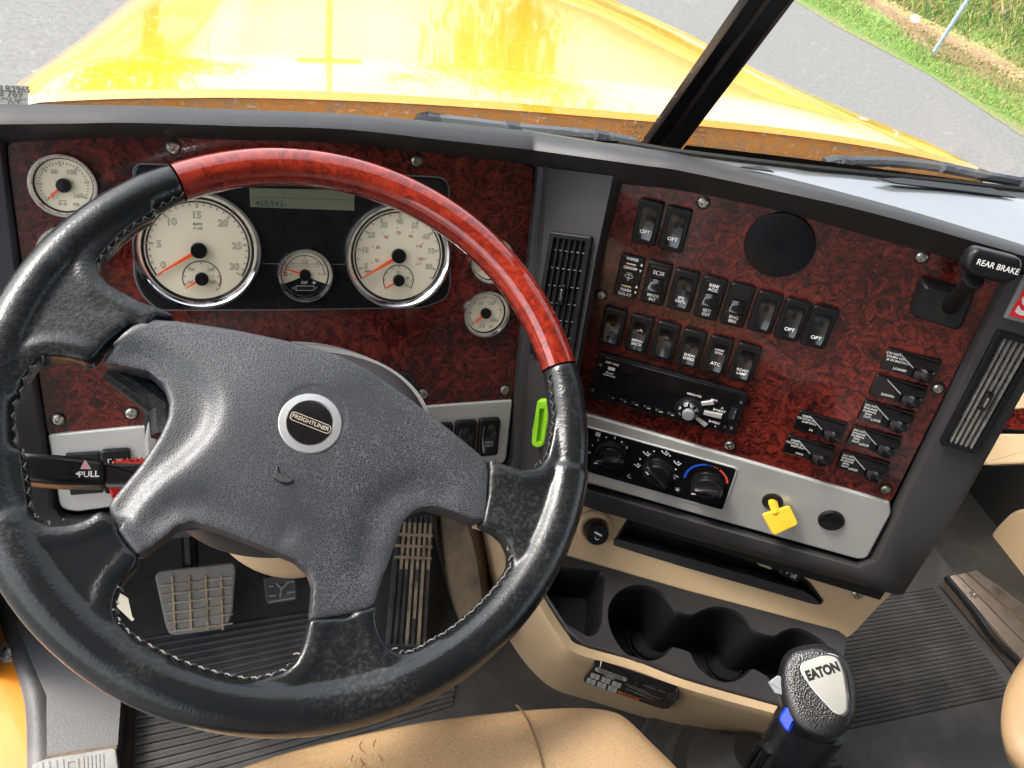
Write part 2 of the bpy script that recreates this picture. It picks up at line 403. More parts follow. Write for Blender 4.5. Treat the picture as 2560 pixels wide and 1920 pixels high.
# ---------------------------------------------------------------- reference planes
nA = Vector((0, -0.90630779, 0.42261826))
PA = Frame(C0 + ray(160, 463) * .72, (1, 0, 0), nA)
PB = Frame(C0 + ray(1500, 700) * .90, (0.81531109, -0.55879798, 0.15169923), (-0.57600885, -0.80943451, 0.11414716))
c1, c2, c3 = PA.hit(1359, 420, .016), PB.hit(1546, 455, .012), PA.hit(1300, 1150, .016)
PC = Frame(c1, c2 - c1, (c2 - c1).cross(c1 - c3).normalized() * 1.0)
if PC.az.dot(C0 - PC.o) < 0: PC = Frame(c1, c2 - c1, -PC.az)
PW = Frame(C0 + Vector((0.07454811, 0.44842353, -0.49843665)), (1, 0, 0), (.001, -.44, .898))

# ---------------------------------------------------------------- ground, verge
def polyz(L, z): return [atz(a, b, z) for a, b in L]
g = MB().mat(M_ASPHALT); g.quad((-150, -150, 0), (150, -150, 0), (150, 150, 0), (-150, 150, 0)); obj('ground', g, Frame((0, 0, 0), (1, 0, 0), (0, 0, 1)), kind='structure', smooth=0)
def grass_mat():
    m, n, l, p = new_mat('verge'); tc = n.new('ShaderNodeTexCoord')
    sx = n.new('ShaderNodeSeparateXYZ'); l.new(tc.outputs['Object'], sx.inputs[0])   # x = distance from the kerb line
    nz = n.new('ShaderNodeTexNoise'); nz.inputs['Scale'].default_value = 2.2; nz.inputs['Detail'].default_value = 6; l.new(tc.outputs['Object'], nz.inputs['Vector'])
    a = n.new('ShaderNodeMath'); a.operation = 'MULTIPLY_ADD'; a.inputs[1].default_value = .7; l.new(nz.outputs['Fac'], a.inputs[0]); l.new(sx.outputs['X'], a.inputs[2])
    r = n.new('ShaderNodeValToRGB'); e = r.color_ramp.elements; mp = n.new('ShaderNodeMapRange'); mp.inputs[1].default_value = .2; mp.inputs[2].default_value = 3.2
    l.new(a.outputs[0], mp.inputs[0]); l.new(mp.outputs[0], r.inputs['Fac'])
    e[0].position = .0; e[0].color = (.17, .16, .12, 1); e[1].position = 1; e[1].color = (.11, .17, .03, 1)
    for pos, c in ((.06, (.16, .17, .06)), (.14, (.1, .2, .03)), (.26, (.12, .2, .04)), (.32, (.2, .12, .07)), (.38, (.22, .13, .08)), (.43, (.25, .2, .09)), (.55, (.13, .19, .04))):
        k = r.color_ramp.elements.new(pos); k.color = c4(c)
    n2 = n.new('ShaderNodeTexNoise'); n2.inputs['Scale'].default_value = 30; n2.inputs['Detail'].default_value = 4; l.new(tc.outputs['Object'], n2.inputs['Vector'])
    mx = n.new('ShaderNodeMix'); mx.data_type = 'RGBA'; mx.blend_type = 'MULTIPLY'; mx.inputs['Factor'].default_value = .8
    rr = n.new('ShaderNodeValToRGB'); rr.color_ramp.elements[0].position = .3; rr.color_ramp.elements[0].color = (.45, .45, .4, 1); rr.color_ramp.elements[1].position = .65; rr.color_ramp.elements[1].color = (1.3, 1.3, 1.1, 1)
    l.new(n2.outputs['Fac'], rr.inputs['Fac']); l.new(r.outputs['Color'], mx.inputs['A']); l.new(rr.outputs['Color'], mx.inputs['B']); l.new(mx.outputs['Result'], p.inputs['Base Color'])
    setp(p, Roughness=.9); return m
E1 = atz(1982, 0, -2.45); E2 = atz(2560, 334, -2.45)
kd = (E1 - E2).normalized(); kn = Vector((kd.y, -kd.x, 0)); 
if kn.dot(Vector((1, 1, 0))) < 0: kn = -kn
VF = Frame((E2.x, E2.y, .003), kn, (0, 0, 1))     # x away from the road, y along it
g = MB().mat(grass_mat()); rows = []
for i in range(50):
    x = i * .25 if i < 44 else 11 + (i - 44) * 15
    rows.append([(x + .12 * math.sin(j * 1.7 + 3 * math.sin(j)) * (i == 0), (j - 30) * 1.2, .0 if i < 3 else .05 * math.sin(j * 2.1 + i) + .03 * min(i, 20)) for j in range(70)])
g.loft(rows); 
obj('grass_verge', g, VF, kind='structure')
# grass and weeds: blades
gcols = [plain('blade_green', (.1, .22, .02), .7), plain('blade_light', (.22, .3, .05), .7), plain('blade_straw', (.38, .3, .12), .8), plain('blade_dark', (.045, .11, .02), .7)]
def blades(name, n, x0, x1, y0, y1, hmin, hmax, w, wts, seed, label):
    r = random.Random(seed); mb = MB()
    for i in range(n):
        x = r.uniform(x0, x1); y = r.uniform(y0, y1); clump = math.sin(x * 3.1 + 1.3 * math.sin(y * 1.9)) + math.sin(y * 2.3 + x)
        h = r.uniform(hmin, hmax) * (1 + .35 * clump / 2); a = r.uniform(0, 6.283); lx, ly = math.cos(a), math.sin(a); b = r.uniform(.2, .9) * h
        mi = r.choices(range(4), wts if clump < .5 else [wts[0] * .5, wts[1], wts[2] * 2.2, wts[3] * .4])[0]; mb.mat(gcols[mi])
        px, py = -ly * w * r.uniform(.6, 1.5), lx * w; z = .03 * min(x / .25, 20)
        mb.add([(x - px, y - py, z), (x + px, y + py, z), (x + px * .6 + lx * b * .4, y + py * .6 + ly * b * .4, z + h * .6), (x + lx * b, y + ly * b, z + h), (x - px * .6 + lx * b * .4, y - py * .6 + ly * b * .4, z + h * .6)], [(0, 1, 2, 3, 4)])
    return obj(name, mb, VF, smooth=0, kind='stuff', label=label)
blades('short_grass', 16000, .15, 1.0, -3, 9, .015, .05, .004, [5, 4, 2, 1], 1, 'short green grass growing along the asphalt edge')
blades('weeds', 60000, 1.25, 6.5, -3, 9, .04, .17, .006, [5, 5, 4, 2], 2, 'tall green and straw coloured weeds beyond the leaf litter')
blades('leaf_litter', 2500, .9, 1.5, -3, 9, .01, .04, .018, [0, 0, 5, 0], 3, 'dry brown leaves lying between short grass and weeds')
# pole
pb = atz(2330, 138, -2.40); pp = MB().mat(plain('pole_paint', (.3, .4, .46), .5, var=(20, (.2, .25, .3), .45, .7)))
pp.lathe([(.0, 0), (.022, 0), (.022, 1.6), (.026, 1.602), (.026, 1.63), (.0, 1.65)], 14)
obj('marker_post', pp, Frame(pb, (1, 0, 0), (.03, -.02, 1)), label='slim blue-grey metal post standing in the weeds beside the road', cat='post')
lt = MB().mat(plain('litter_white', (.8, .8, .8), .5)); lt.lathe([(0, 0), (.035, 0), (.05, .02), (.04, .03), (0, .032)], 14)
obj('paper_cup_lid', lt, Frame(atz(2285, 50, -2.1), (1, 0, 0), (-.2, -.5, .8)), label='small white disc of litter caught in the weeds left of the blue post', cat='litter')
# trees beyond the road (seen mirrored in the hood)
def tree(x, y, h, seed, label):
    r = random.Random(seed); e = empty('roadside_tree', Frame((x, y, 0), (1, 0, 0), (0, 0, 1)), label=label, cat='tree', group='trees far ahead of the hood')
    F = Frame((x, y, 0), (1, 0, 0), (0, 0, 1))
    t = MB().mat(plain('bark', (.09, .07, .05), .9)); t.tube([(0, 0, 0), (.1, 0, h * .3), (-.1, .1, h * .7), (0, 0, h * .9)], [.28, .2, .12, .04], 8)
    for k in range(7):
        a = r.uniform(0, 6.28); z = h * r.uniform(.25, .6); L = h * .25
        t.tube([(0, 0, z), (math.cos(a) * L * .5, math.sin(a) * L * .5, z + L * .4), (math.cos(a) * L, math.sin(a) * L, z + L)], [.09, .06, .02], 6)
    obj('trunk', t, F, e)
    c = MB(); 
    cl = [(r.gauss(0, h * .15), r.gauss(0, h * .15), h * r.uniform(.35, .95)) for _ in range(26)]
    for i in range(3800):
        cx_, cy_, cz = cl[i % 26]; s = h * .075
        p = Vector((cx_ + r.gauss(0, s), cy_ + r.gauss(0, s), cz + r.gauss(0, s * .8)))
        u_ = Vector((r.gauss(0, 1), r.gauss(0, 1), r.gauss(0, 1))).normalized(); v_ = u_.orthogonal().normalized(); q = r.uniform(.12, .26)
        c.mat(gcols[3] if r.random() < .7 else gcols[0]); c.add([p - u_ * q, p + v_ * q * .5, p + u_ * q, p - v_ * q * .5], [(0, 1, 2, 3)])
    obj('crown', c, F, e, smooth=0)
for i, (x, y, h) in enumerate(((-17, 24, 10), (-10, 27, 12), (-3.2, 29, 9.5), (10.4, 28, 9.5))):
    tree(x, y, h, 20 + i, ['leafy tree farthest left of the row ahead', 'tallest leafy tree of the row ahead', 'shorter leafy tree next to the tallest one ahead', 'leafy tree standing alone at the right ahead'][i])

up_ = empty('sign_pole', Frame((2.35, 20, 0), (1, 0, 0), (0, 0, 1)), label='tall roadside pole with a square sign board straight ahead', cat='pole')
mb = MB().mat(M_SILLG); mb.lathe([(.09, 0), (.07, 8.5), (.0001, 8.55)], 12); obj('pole', mb, Frame((2.35, 20, 0), (1, 0, 0), (0, 0, 1)), up_)
mb = MB().mat(M_SILLG); mb.box((0, -.1, 3.75), (1.7, .06, .85)); obj('sign_board', mb, Frame((2.35, 20, 0), (1, 0, 0), (0, 0, 1)), up_)

# ---------------------------------------------------------------- hood and cowl
HX = .53
hoodY = [.925, .93, .97, 1.02, 1.07, 1.27, 1.56, 1.8, 2.0, 2.32, 2.6, 2.9, 3.1, 3.2]
hoodZ = np.interp(hoodY, [.925, .93, 1.02, 1.27, 1.56, 2.0, 2.32, 2.6, 2.9, 3.1, 3.2], [-.507, -.499, -.512, -.565, -.618, -.712, -.796, -.87, -.98, -1.15, -1.5])
rows = []
NS = 60
for y, ze in zip(hoodY, hoodZ):
    w = .75 - .17 * (y - .9); row = []
    prof = [-1.05, -1.045, -1.03] + [-1 + 2 * i / NS for i in range(NS + 1)] + [1.03, 1.045, 1.05]
    for s in prof:
        a = abs(s); yy = y
        crown = .034 + .055 * min(1, (y - .9) / 1.2)
        z = ze + crown * (1 - min(a, 1) ** 3.2) 
        z -= .05 * max(0, a - .93) ** 2 / .0049 * .25
        ridge = math.exp(-((a - .74) / .03) ** 2) * .010 * min(1, (y - .95) / .5)
        z += ridge
        if a > 1.0: z = ze - .02 - {1.03: .06, 1.045: .25, 1.05: .75}[round(a, 3)]
        row.append((HX + s * w, y + .02 * (1 - a * a) * (y < 1.2), z))
    rows.append(row)
h = MB().mat(M_ORANGE); h.loft(rows)
hood = obj('hood', h, WF, label='glossy orange-yellow truck hood sloping away below the windshield', cat='hood', smooth=50)
hk = MB().mat(M_COWL)
rows = []
for dy, dz in ((.0, -.004), (-.004, -.03), (-.03, -.085), (-.07, -.1), (-.115, -.055), (-.13, -.03)):
    row = []
    for i in range(31):
        s = -1.0 + 2 * i / 30; a = abs(s); z0 = -.499 + .034 * (1 - a ** 3.2)
        row.append((HX + s * .748, .93 + .02 * (1 - a * a) + dy, z0 + dz))
    rows.append(row)
hk.loft(rows)
obj('cowl', hk, WF, label='orange cowl trough between hood and windshield, its shade painted in as orange-brown', cat='cowl')

# ---------------------------------------------------------------- windshield, post, wipers
gm, gn, gl, gp = new_mat('windshield_glass')
gn.remove(gp); tr = gn.new('ShaderNodeBsdfTransparent'); gg = gn.new('ShaderNodeBsdfGlossy'); gg.inputs['Roughness'].default_value = .02
fr = gn.new('ShaderNodeFresnel'); fr.inputs['IOR'].default_value = 1.35; ms = gn.new('ShaderNodeMixShader'); tr.inputs['Color'].default_value = (.97, .98, .975, 1)
df = gn.new('ShaderNodeBsdfTranslucent'); df.inputs['Color'].default_value = (.7, .7, .66, 1); m2 = gn.new('ShaderNodeMixShader')
tcg = gn.new('ShaderNodeTexCoord'); nzg = gn.new('ShaderNodeTexNoise'); nzg.inputs['Scale'].default_value = 160; nzg.inputs['Detail'].default_value = 4
gl.new(tcg.outputs['Object'], nzg.inputs['Vector']); mg = gn.new('ShaderNodeMapRange'); mg.inputs[1].default_value = .6; mg.inputs[2].default_value = .8; mg.inputs[3].default_value = .006; mg.inputs[4].default_value = .16
gl.new(nzg.outputs['Fac'], mg.inputs[0]); gl.new(mg.outputs[0], m2.inputs[0]); gl.new(ms.outputs[0], m2.inputs[1]); gl.new(df.outputs[0], m2.inputs[2])
gl.new(fr.outputs[0], ms.inputs[0]); gl.new(tr.outputs[0], ms.inputs[1]); gl.new(gg.outputs[0], ms.inputs[2]); gl.new(m2.outputs[0], gn['Material Output'].inputs['Surface'])
M_GLASS = gm
XC = .525
base = lambda x: Vector((x, .785 - .09 * abs(x - XC) ** 1.3, -.425 - .01 * abs(x - XC)))
lean = Vector((0, -.3615, .9324))
def pane(name, x0, x1, label):
    mb = MB().mat(M_GLASS); rows = []
    for k in range(9):
        rows.append([base(x0 + (x1 - x0) * i / 12) + lean * (.78 * k / 8) for i in range(13)])
    mb.loft(rows); o = obj(name, mb, WF, label=label, cat='windshield'); return o
wl_ = pane('windshield_pane', -.62, XC - .012, 'clear left windshield pane in front of the driver')
wr_ = pane('windshield_pane', XC + .012, 1.66, 'clear right windshield pane beyond the black centre post')
# dotted ceramic band along the foot of the panes
for o, x0, x1 in ((wl_, .1, XC - .03), (wr_, XC + .03, 1.4)):
    mb = MB().mat(M_SATIN); 
    n = int((x1 - x0) / .0035)
    for k in range(5):
        for i in range(n):
            x = x0 + (x1 - x0) * i / n + (.00175 if k % 2 else 0); p = base(x) + lean * (.012 + .0035 * k) + Vector((0, -.0006, 0)); s = .0010 - .00012 * k
            mb.add([p + Vector((-s, 0, 0)), p + lean * -s, p + Vector((s, 0, 0)), p + lean * s], [(0, 1, 2, 3)])
    mb.loft([[base(x0 + (x1 - x0) * i / 20) + lean * q + Vector((0, -.0005, 0)) for i in range(21)] for q in (-.01, .010)])
    obj('ceramic_band', mb, WF, o, smooth=0)
def on_pane(px, py):
    d = ray(px, py); lo_, hi_ = .4, 2.0
    def f(s_): q = d * s_; t = (q.z - base(q.x).z) / lean.z; return q.y - (base(q.x).y + lean.y * t)
    for _ in range(40):
        mid_ = (lo_ + hi_) / 2
        if f(mid_) > 0: hi_ = mid_
        else: lo_ = mid_
    return d * (lo_ - .001)
mb = MB().mat(M_SATIN)
for k in range(6):
    for i in range(430):
        px = 1705 + i * 2.1 + (1.05 if k % 2 else 0); py = float(np.interp(px, [1700, 1790, 2560, 3000], [391, 402, 482, 526])) - 2 - k * 3.2; q = on_pane(px, py); s_ = .00048 - .00005 * k
        mb.add([q + Vector((-s_, 0, 0)), q - lean * s_, q + Vector((s_, 0, 0)), q + lean * s_], [(0, 1, 2, 3)])
obj('ceramic_dots', mb, WF, wr_, smooth=0, kind='stuff')
PM = Frame(C0 + base(XC), (1, 0, 0), (0, -.9324, -.3615)); 
post = MB().mat(M_POST)
sec = [(-.026, -.006), (-.024, .004), (-.010, .006), (-.008, .012), (.012, .013), (.016, .005), (.026, .003), (.026, -.006)]
L0 = PM.o; a_l = lean
post.loft([[L0 + Vector((x, 0, 0)) + Vector((0, -.9324, -.3615)) * z + lean * t - C0 for x, z in sec] for t in (-.03, .25, .5, .8)], closed=True, cap=True)
po = obj('centre_post', post, WF, label='glossy black centre post dividing the two windshield panes', cat='pillar')
tr_ = MB().mat(M_CHROME); 
for xx in (.017,):
    tr_.tube([Vector((XC + xx, 0, 0)) + Vector((0, base(XC).y, base(XC).z)) + Vector((0, -.9324, -.3615)) * .006 + lean * t for t in (-.02, .4, .8)], .0012, 6)
obj('trim_line', tr_, WF, po)
# vin-like maker marks etched low on the glass
for o, (px, py) in ((wl_, (1585, 322)), (wr_, (1750, 335))):
    d = ray(px, py); q = base(XC); nn = Vector((0, -.9324, -.3615)); t = q.dot(nn) / d.dot(nn)
    mb = MB(); mb.mat(M_GREYINK); mb.text('WEPF', 0, .004, .001, .008, M_INK, sx=-1 if o is wr_ else 1); mb.text('AS1 M3', 0, -.004, .001, .005, M_INK)
    obj('maker_mark', mb, Frame(C0 + d * t, (1, 0, 0), nn), o, smooth=0)
def wiper(pts, dep, label):
    e = empty('wiper', Frame(atd(*pts[0], dep), (1, 0, 0), (0, 0, 1)), label=label, cat='wiper', group='windshield wipers')
    P = [atd(a, b, dep) - C0 for a, b in pts]; 
    a = MB().mat(M_WIPER); a.tube(smooth_line(P, 5), [.009] * 5 + [.0065] * (len(smooth_line(P, 5)) - 5), 8, flat=1.2); obj('arm', a, WF, e)
    b = MB().mat(M_SATIN); Q = [p + Vector((0, -.006, -.017 + .008 * i / len(P))) for i, p in enumerate(P)]
    b.tube(smooth_line(Q, 5), .0035, 6); obj('blade', b, WF, e)
    for i in range(1, len(P) - 1, 2):
        c = MB().mat(M_WIPER)
        c.tube([P[i] + Vector((-.009, -.003, .003)), P[i] + Vector((.009, -.003, .001))], .008, 8)
        obj('clip', c, WF, e, group='wiper blade clips')
wiper([(1020, 292), (1080, 297), (1180, 308), (1280, 320), (1390, 330), (1500, 341), (1590, 358)], 1.04, 'grey wiper lying along the foot of the left pane')
wiper([(2060, 412), (2110, 404), (2240, 406), (2360, 420), (2460, 440), (2560, 458), (2640, 478)], 1.12, 'grey wiper lying along the foot of the right pane')
# inspection sticker on the left pane
d = ray(20, 240); nn = Vector((0, -.9324, -.3615)); t = base(XC).dot(nn) / d.dot(nn) * .985
SF = Frame(C0 + d * t, (1, .03, 0), Vector((0.1, -.9, .43)))
st = MB().mat(M_PAPER); st.prism([SF.p(*q)[:2] for q in ((-80, 212), (71, 214), (72, 300), (-80, 300))], -.0004, 0, bottom=True)
st.text('DLR2965', *SF.p(30, 223)[:2], .0004, .0072, M_INK, off=.03, sx=1.05); st.text('68 769', *SF.p(20, 235)[:2], .0004, .0072, M_INK, off=.03, sx=1.15)
st.text('EXPIRES LAST DAY OF', *SF.p(14, 247)[:2], .0004, .0038, M_INK, off=.02, sx=1.3)
for y in (228.5, 239.5, 250.5): 
    a, b = SF.p(-60, y - .6), SF.p(64, y + .3); st.mat(M_GREYINK).quad((a.x, a.y, .0004), (b.x, a.y, .0004), (b.x, a.y - .0006, .0004), (a.x, a.y - .0006, .0004))
st.text('07', *SF.p(36, 262)[:2], .0004, .010, M_INK)
obj('inspection_sticker', st, SF, smooth=0, label='grey paper inspection sticker with handwritten numbers on the windshield corner', cat='sticker')

# ================================================================ DASHBOARD
dash = empty('dashboard', PA, label='wraparound truck dashboard with red burl wood panels, cream gauges and rows of black switches', cat='dashboard')
def L_(v): return v - C0
def pl(px):
    return PA if px <= 1352 else (PC if px < 1540 else PB)
# --- brow and frame
st_x = [-260, -100, 0, 170, 334, 600, 860, 1090, 1305, 1345, 1450, 1545, 1620, 1700, 1941, 2130, 2295, 2430, 2560, 2700, 2860]
r0 = np.interp(st_x, [-260, 0, 334, 860, 1278, 1710, 1972, 2244, 2560, 2860], [258, 260, 264, 284, 321, 391, 450, 521, 616, 718])
r1 = np.interp(st_x, [-260, 0, 334, 860, 1317, 1710, 2089, 2283, 2560, 2860], [318, 311, 307, 323, 373, 428, 509, 560, 640, 742])
r2 = np.interp(st_x, [-260, 0, 20, 334, 860, 1305, 1345, 1450, 1545, 1700, 1941, 2295, 2497, 2560, 2860], [370, 356, 350, 340, 357, 406, 415, 437, 455, 473, 523, 622, 672, 690, 790])
rows = [[] for _ in range(9)]
for x, a, b, c in zip(st_x, r0, r1, r2):
    F = pl(x)
    P0, P1, P2 = L_(F.hit(x, a, .012)), L_(F.hit(x, b, .040)), L_(F.hit(x, c + 3, .003))
    mid = L_(F.hit(x, a * .70 + b * .30, .030)); mid2 = L_(F.hit(x, a * .94 + b * .06, .019))
    rows[0].append(P0 + F.az * -.02 + Vector((0, .06, -.10))); rows[1].append(P0 - F.az * .012 + Vector((0, .004, -.004)))
    rows[2].append(P0); rows[3].append(mid2); rows[4].append(mid); rows[5].append(L_(F.hit(x, a * .2 + b * .8, .038))); rows[6].append(P1)
    rows[7].append(L_(F.hit(x, b + 5, .037))); rows[8].append(P2)
def even(r, it=14):
    r = smooth_line(r, 4); dirs = [p.normalized() for p in r]; dp = np.array([p.length for p in r])
    for _ in range(it): dp[1:-1] = dp[1:-1] * .5 + (dp[:-2] + dp[2:]) * .25
    return [d_ * float(q) for d_, q in zip(dirs, dp)]
mb = MB().mat(M_PLASTIC); mb.loft([even(r) for r in rows]); obj('brow', mb, WF, dash, smooth=50)
def path3(F, L, h): return [L_((F if F else pl(p[0])).hit(p[0], p[1], h)) for p in L]
ain = [(17, 358), (17, 373), (51, 640), (93, 912), (120, 1080), (146, 1262), (160, 1280), (190, 1286), (700, 1232), (1235, 1174), (1262, 1159), (1270, 1145), (1278, 1002), (1313, 640), (1336, 432), (1334, 405)]
ami = [(-2, 350), (-2, 365), (30, 640), (70, 912), (98, 1080), (122, 1270), (148, 1300), (190, 1308), (700, 1252), (1240, 1196), (1281, 1178), (1292, 1150), (1300, 1002), (1330, 640), (1350, 428), (1348, 400)]
aou = [(-260, 330), (-250, 345), (-230, 640), (-200, 912), (-150, 1080), (-100, 1290), (-60, 1380), (190, 1370), (700, 1320), (1240, 1262), (1296, 1250), (1305, 1150), (1313, 1002), (1342, 640), (1358, 424), (1356, 400)]
mb = MB().mat(M_PLASTIC)
R0, R1, R2, R3 = path3(PA, ain, -.002), path3(PA, ami, .014), path3(PA, aou, .016), [p + Vector((0, .03, -.03)) for p in path3(PA, aou, .016)]
mb.loft([R0, path3(PA, [(a * .35 + c * .65, b * .35 + d * .65) for (a, b), (c, d) in zip(ain, ami)], .012), R1, R2, R3])
obj('surround', mb, WF, dash, smooth=40)
# column between the two panels
mb = MB().mat(M_PLASTIC)
colL = [(1356, 405), (1358, 424), (1342, 640), (1313, 1002), (1305, 1150), (1296, 1255)]
colM = [(1372, 420), (1370, 440), (1354, 640), (1326, 1002), (1318, 1150), (1310, 1250)]
colN = [(1532, 440), (1528, 462), (1490, 640), (1425, 1002), (1392, 1150), (1375, 1240)]
colR = [(1546, 440), (1543, 462), (1502, 640), (1434, 1002), (1400, 1150), (1382, 1245)]
bin0 = [(1562, 446), (1558, 466), (1512, 640), (1448, 930), (1405, 1110), (1380, 1188)]
mb.loft([path3(PA, colL, .016), path3(PC, colM, .008), path3(PC, colN, .008), path3(PB, colR, .014), path3(PB, bin0, -.002)])
obj('centre_column', mb, WF, dash, smooth=40)
binn = [(2493, 665), (2497, 690), (2380, 945), (2233, 1258), (2225, 1287), (2172, 1390), (2143, 1402), (1710, 1279), (1468, 1210), (1380, 1186)]
bmi = [(2528, 680), (2530, 702), (2410, 957), (2262, 1265), (2250, 1296), (2196, 1408), (2148, 1422), (1710, 1298), (1468, 1228), (1380, 1204)]
bmo = [(2700, 730), (2690, 760), (2548, 985), (2400, 1250), (2350, 1330), (2257, 1478), (2236, 1480), (1710, 1334), (1457, 1258), (1370, 1234)]
bou = [(2710, 740), (2700, 765), (2554, 990), (2406, 1256), (2356, 1336), (2258, 1487), (2236, 1486), (1710, 1341), (1457, 1265), (1370, 1240)]
mb = MB().mat(M_PLASTIC)
Rb = path3(PB, bou, .008)
mb.loft([path3(PB, binn, -.002), path3(PB, [(a * .3 + c * .7, b * .3 + d * .7) for (a, b), (c, d) in zip(binn, bmi)], .012), path3(PB, bmi, .014), path3(PB, bmo, .014), Rb, [p - PB.az * .14 + Vector((0, .0, .0)) for p in Rb]])
obj('surround', mb, WF, dash, smooth=40)
# dash top (between brow and windshield on the right) and hidden fill on the left
mb = MB().mat(M_DASHTOP)
front = [L_(pl(x).hit(x, a, -.004)) + Vector((0, 0, -.006)) for x, a in zip(st_x, r0) if x > 1300]
back = []
for p, x, a in [(p, x, a) for p, x, a in zip(front, [q for q in st_x if q > 1300], [a for x, a in zip(st_x, r0) if x > 1300])]:
    if x < 1715: back.append(L_(atz(x + 4, a - 1.5, p.z - .004)))
    else:
        bx = x + (x - 1715) * .12; back.append(L_(atz(bx, float(np.interp(bx, [1715, 1790, 2560, 3000], [391, 402, 482, 526])), p.z + .004)))
rows = [[f.lerp(b, t) for f, b in zip(front, back)] for t in (0, .2, .4, .6, .8, 1)]
rows.append([b + Vector((0, .004, -.006)) for b in back]); rows.append([b + Vector((0, .02, -.08)) for b in back])
mb.loft(rows); dt = obj('dash_top', mb, WF, dash, smooth=60)
# defrost slot and small arrow moulding on the dash top
mb = MB().mat(M_PLASTIC2)

def topq(L, z=-.405): return [tuple(L_(atz(a, b, z))) for a, b in L]
mb = MB().mat(M_PLASTIC2)
fl = Frame(C0 + Vector((0, 0, -.385)), (1, 0, 0), (0, 0, 1))
def on_top(L, name, mat, h):
    F = DT; m_ = MB().mat(mat); m_.prism(F.pts(L, 0), 0, h, .0006, seg=1); return obj(name, m_, F, dash)
va = (rows[5][-3] - rows[0][-3]); vb = (rows[2][-2] - rows[2][-4]); nt = va.cross(vb).normalized(); nt = nt if nt.z > 0 else -nt
DT = Frame(C0 + rows[2][-3] + Vector((0, 0, .001)), (1, 0, 0), nt)
mb = MB().mat(M_VOID); mb.tube(smooth_line([b + Vector((0, .004, .001)) for b in back[3:]], 4), .0035, 6); obj('windshield_seal', mb, WF, dash)
on_top([(1850, 418), (1905, 416), (1935, 432), (1880, 424)], 'defrost_slot', M_PLASTIC2, .001)
on_top([(2195, 447), (2250, 446), (2480, 472), (2540, 496), (2400, 478), (2240, 460)], 'defrost_slot', M_PLASTIC2, .001)
# --- wood panels
def panel(name, F, L, h0, h1, mat, rad, bev, parent=dash, **k):
    mb = MB().mat(mat); mb.prism(rnd_poly(ccw(F.pts(L, h1)), rad), h0, h1, bev); return obj(name, mb, F, parent, **k)
topA = [(40, 352), (334, 340), (600, 345), (860, 357), (1100, 380), (1290, 403), (1336, 418)]
panel('wood_panel', PA, [(17, 360)] + topA[0:] + [(1320, 640), (1281, 1004), (1060, 1018), (365, 1068), (119, 1092), (93, 912), (51, 640), (18, 400)], -.02, .002, M_WOOD, .008, .0008, label='left burl panel carrying the gauges')
panel('wood_panel', PB, [(1556, 452), (1700, 473), (1941, 523), (2295, 622), (2499, 676), (2501, 705), (2390, 930), (2226, 1260), (1960, 1180), (1700, 1105), (1468, 1036), (1400, 1015), (1459, 855), (1487, 681), (1540, 479)], -.02, .002, M_WOOD, .01, .0008, label='right burl panel carrying the switches')
mb = MB().mat(M_VOID); mb.loft([path3(PA, [(-200, 340), (1360, 400)], -.03), path3(PA, [(-100, 1330), (1300, 1240)], -.03)]); mb.loft([path3(PB, [(1500, 440), (2700, 740)], -.03), path3(PB, [(1340, 1240), (2200, 1500)], -.03)])
obj('backing', mb, WF, dash)
# --- aluminium strips with a folded top lip
def alu(F, L, lip, label):
    mb = MB().mat(M_ALU); mb.prism(rnd_poly(ccw(F.pts(L, .006)), [.0015, .0015] + [.009] * (len(L) - 2)), -.015, .006, .0018, seg=3); return obj('aluminium_trim', mb, F, dash, label=label)
def q4(F, L, rads, h0, h1, bev, mat, name, parent=dash, **k):
    P = F.pts(L, h1); 
    if area(P) < 0: P = P[::-1]; rads = rads[::-1]
    mb = MB().mat(mat); mb.prism(rnd_poly(P, rads), h0, h1, bev, seg=3); return obj(name, mb, F, parent, **k)
q4(PA, [(119, 1088), (366, 1065), (371, 1255), (190, 1281), (150, 1272)], [.0028, .0028, .0028, .012, .012], -.015, .006, .002, M_ALU, 'aluminium_trim', label='short aluminium strip left of the steering column')
q4(PA, [(1040, 1018), (1282, 1001), (1266, 1150), (1252, 1163), (1030, 1190)], [.0028, .0028, .006, .012, .0028], -.015, .006, .002, M_ALU, 'aluminium_trim', label='short aluminium strip right of the steering column')
q4(PB, [(1400, 1015), (1468, 1036), (1700, 1104), (2224, 1257), (2228, 1284), (2168, 1396), (2145, 1399), (1710, 1277), (1468, 1207), (1390, 1186)], [.0, .0, .0, .003, .004, .010, .010, .0, .0, .0], -.015, .006, .002, M_ALU, 'aluminium_trim', label='long aluminium strip under the right panel')
# --- screws
scr = MB().mat(M_STEEL); 
scr.mat(M_SATIN).lathe([(.0070, 0), (.0072, .0008), (.0062, .0012), (0.0, .0012)], 24)
scr.mat(M_STEEL).lathe([(.0058, .0010), (.0055, .0026), (.0040, .0038), (.0022, .0039), (.0020, .0026), (0.0001, .003)], 24)
first = None
for F, L in ((PA, [(433, 368), (1041, 402), (1261, 974), (145, 1048), (329, 1032), (1056, 984)]), (PB, [(1758, 506), (2304, 642), (1504, 736), (2345, 970), (1824, 1111), (2215, 1221)])):
    for a, b in L:
        fr_ = F.at(a, b, .002, rnd.uniform(0, 6))
        if not first: first = obj('screw', scr, fr_, dash, group='panel screws')
        else: copy_part(first, fr_, dash)
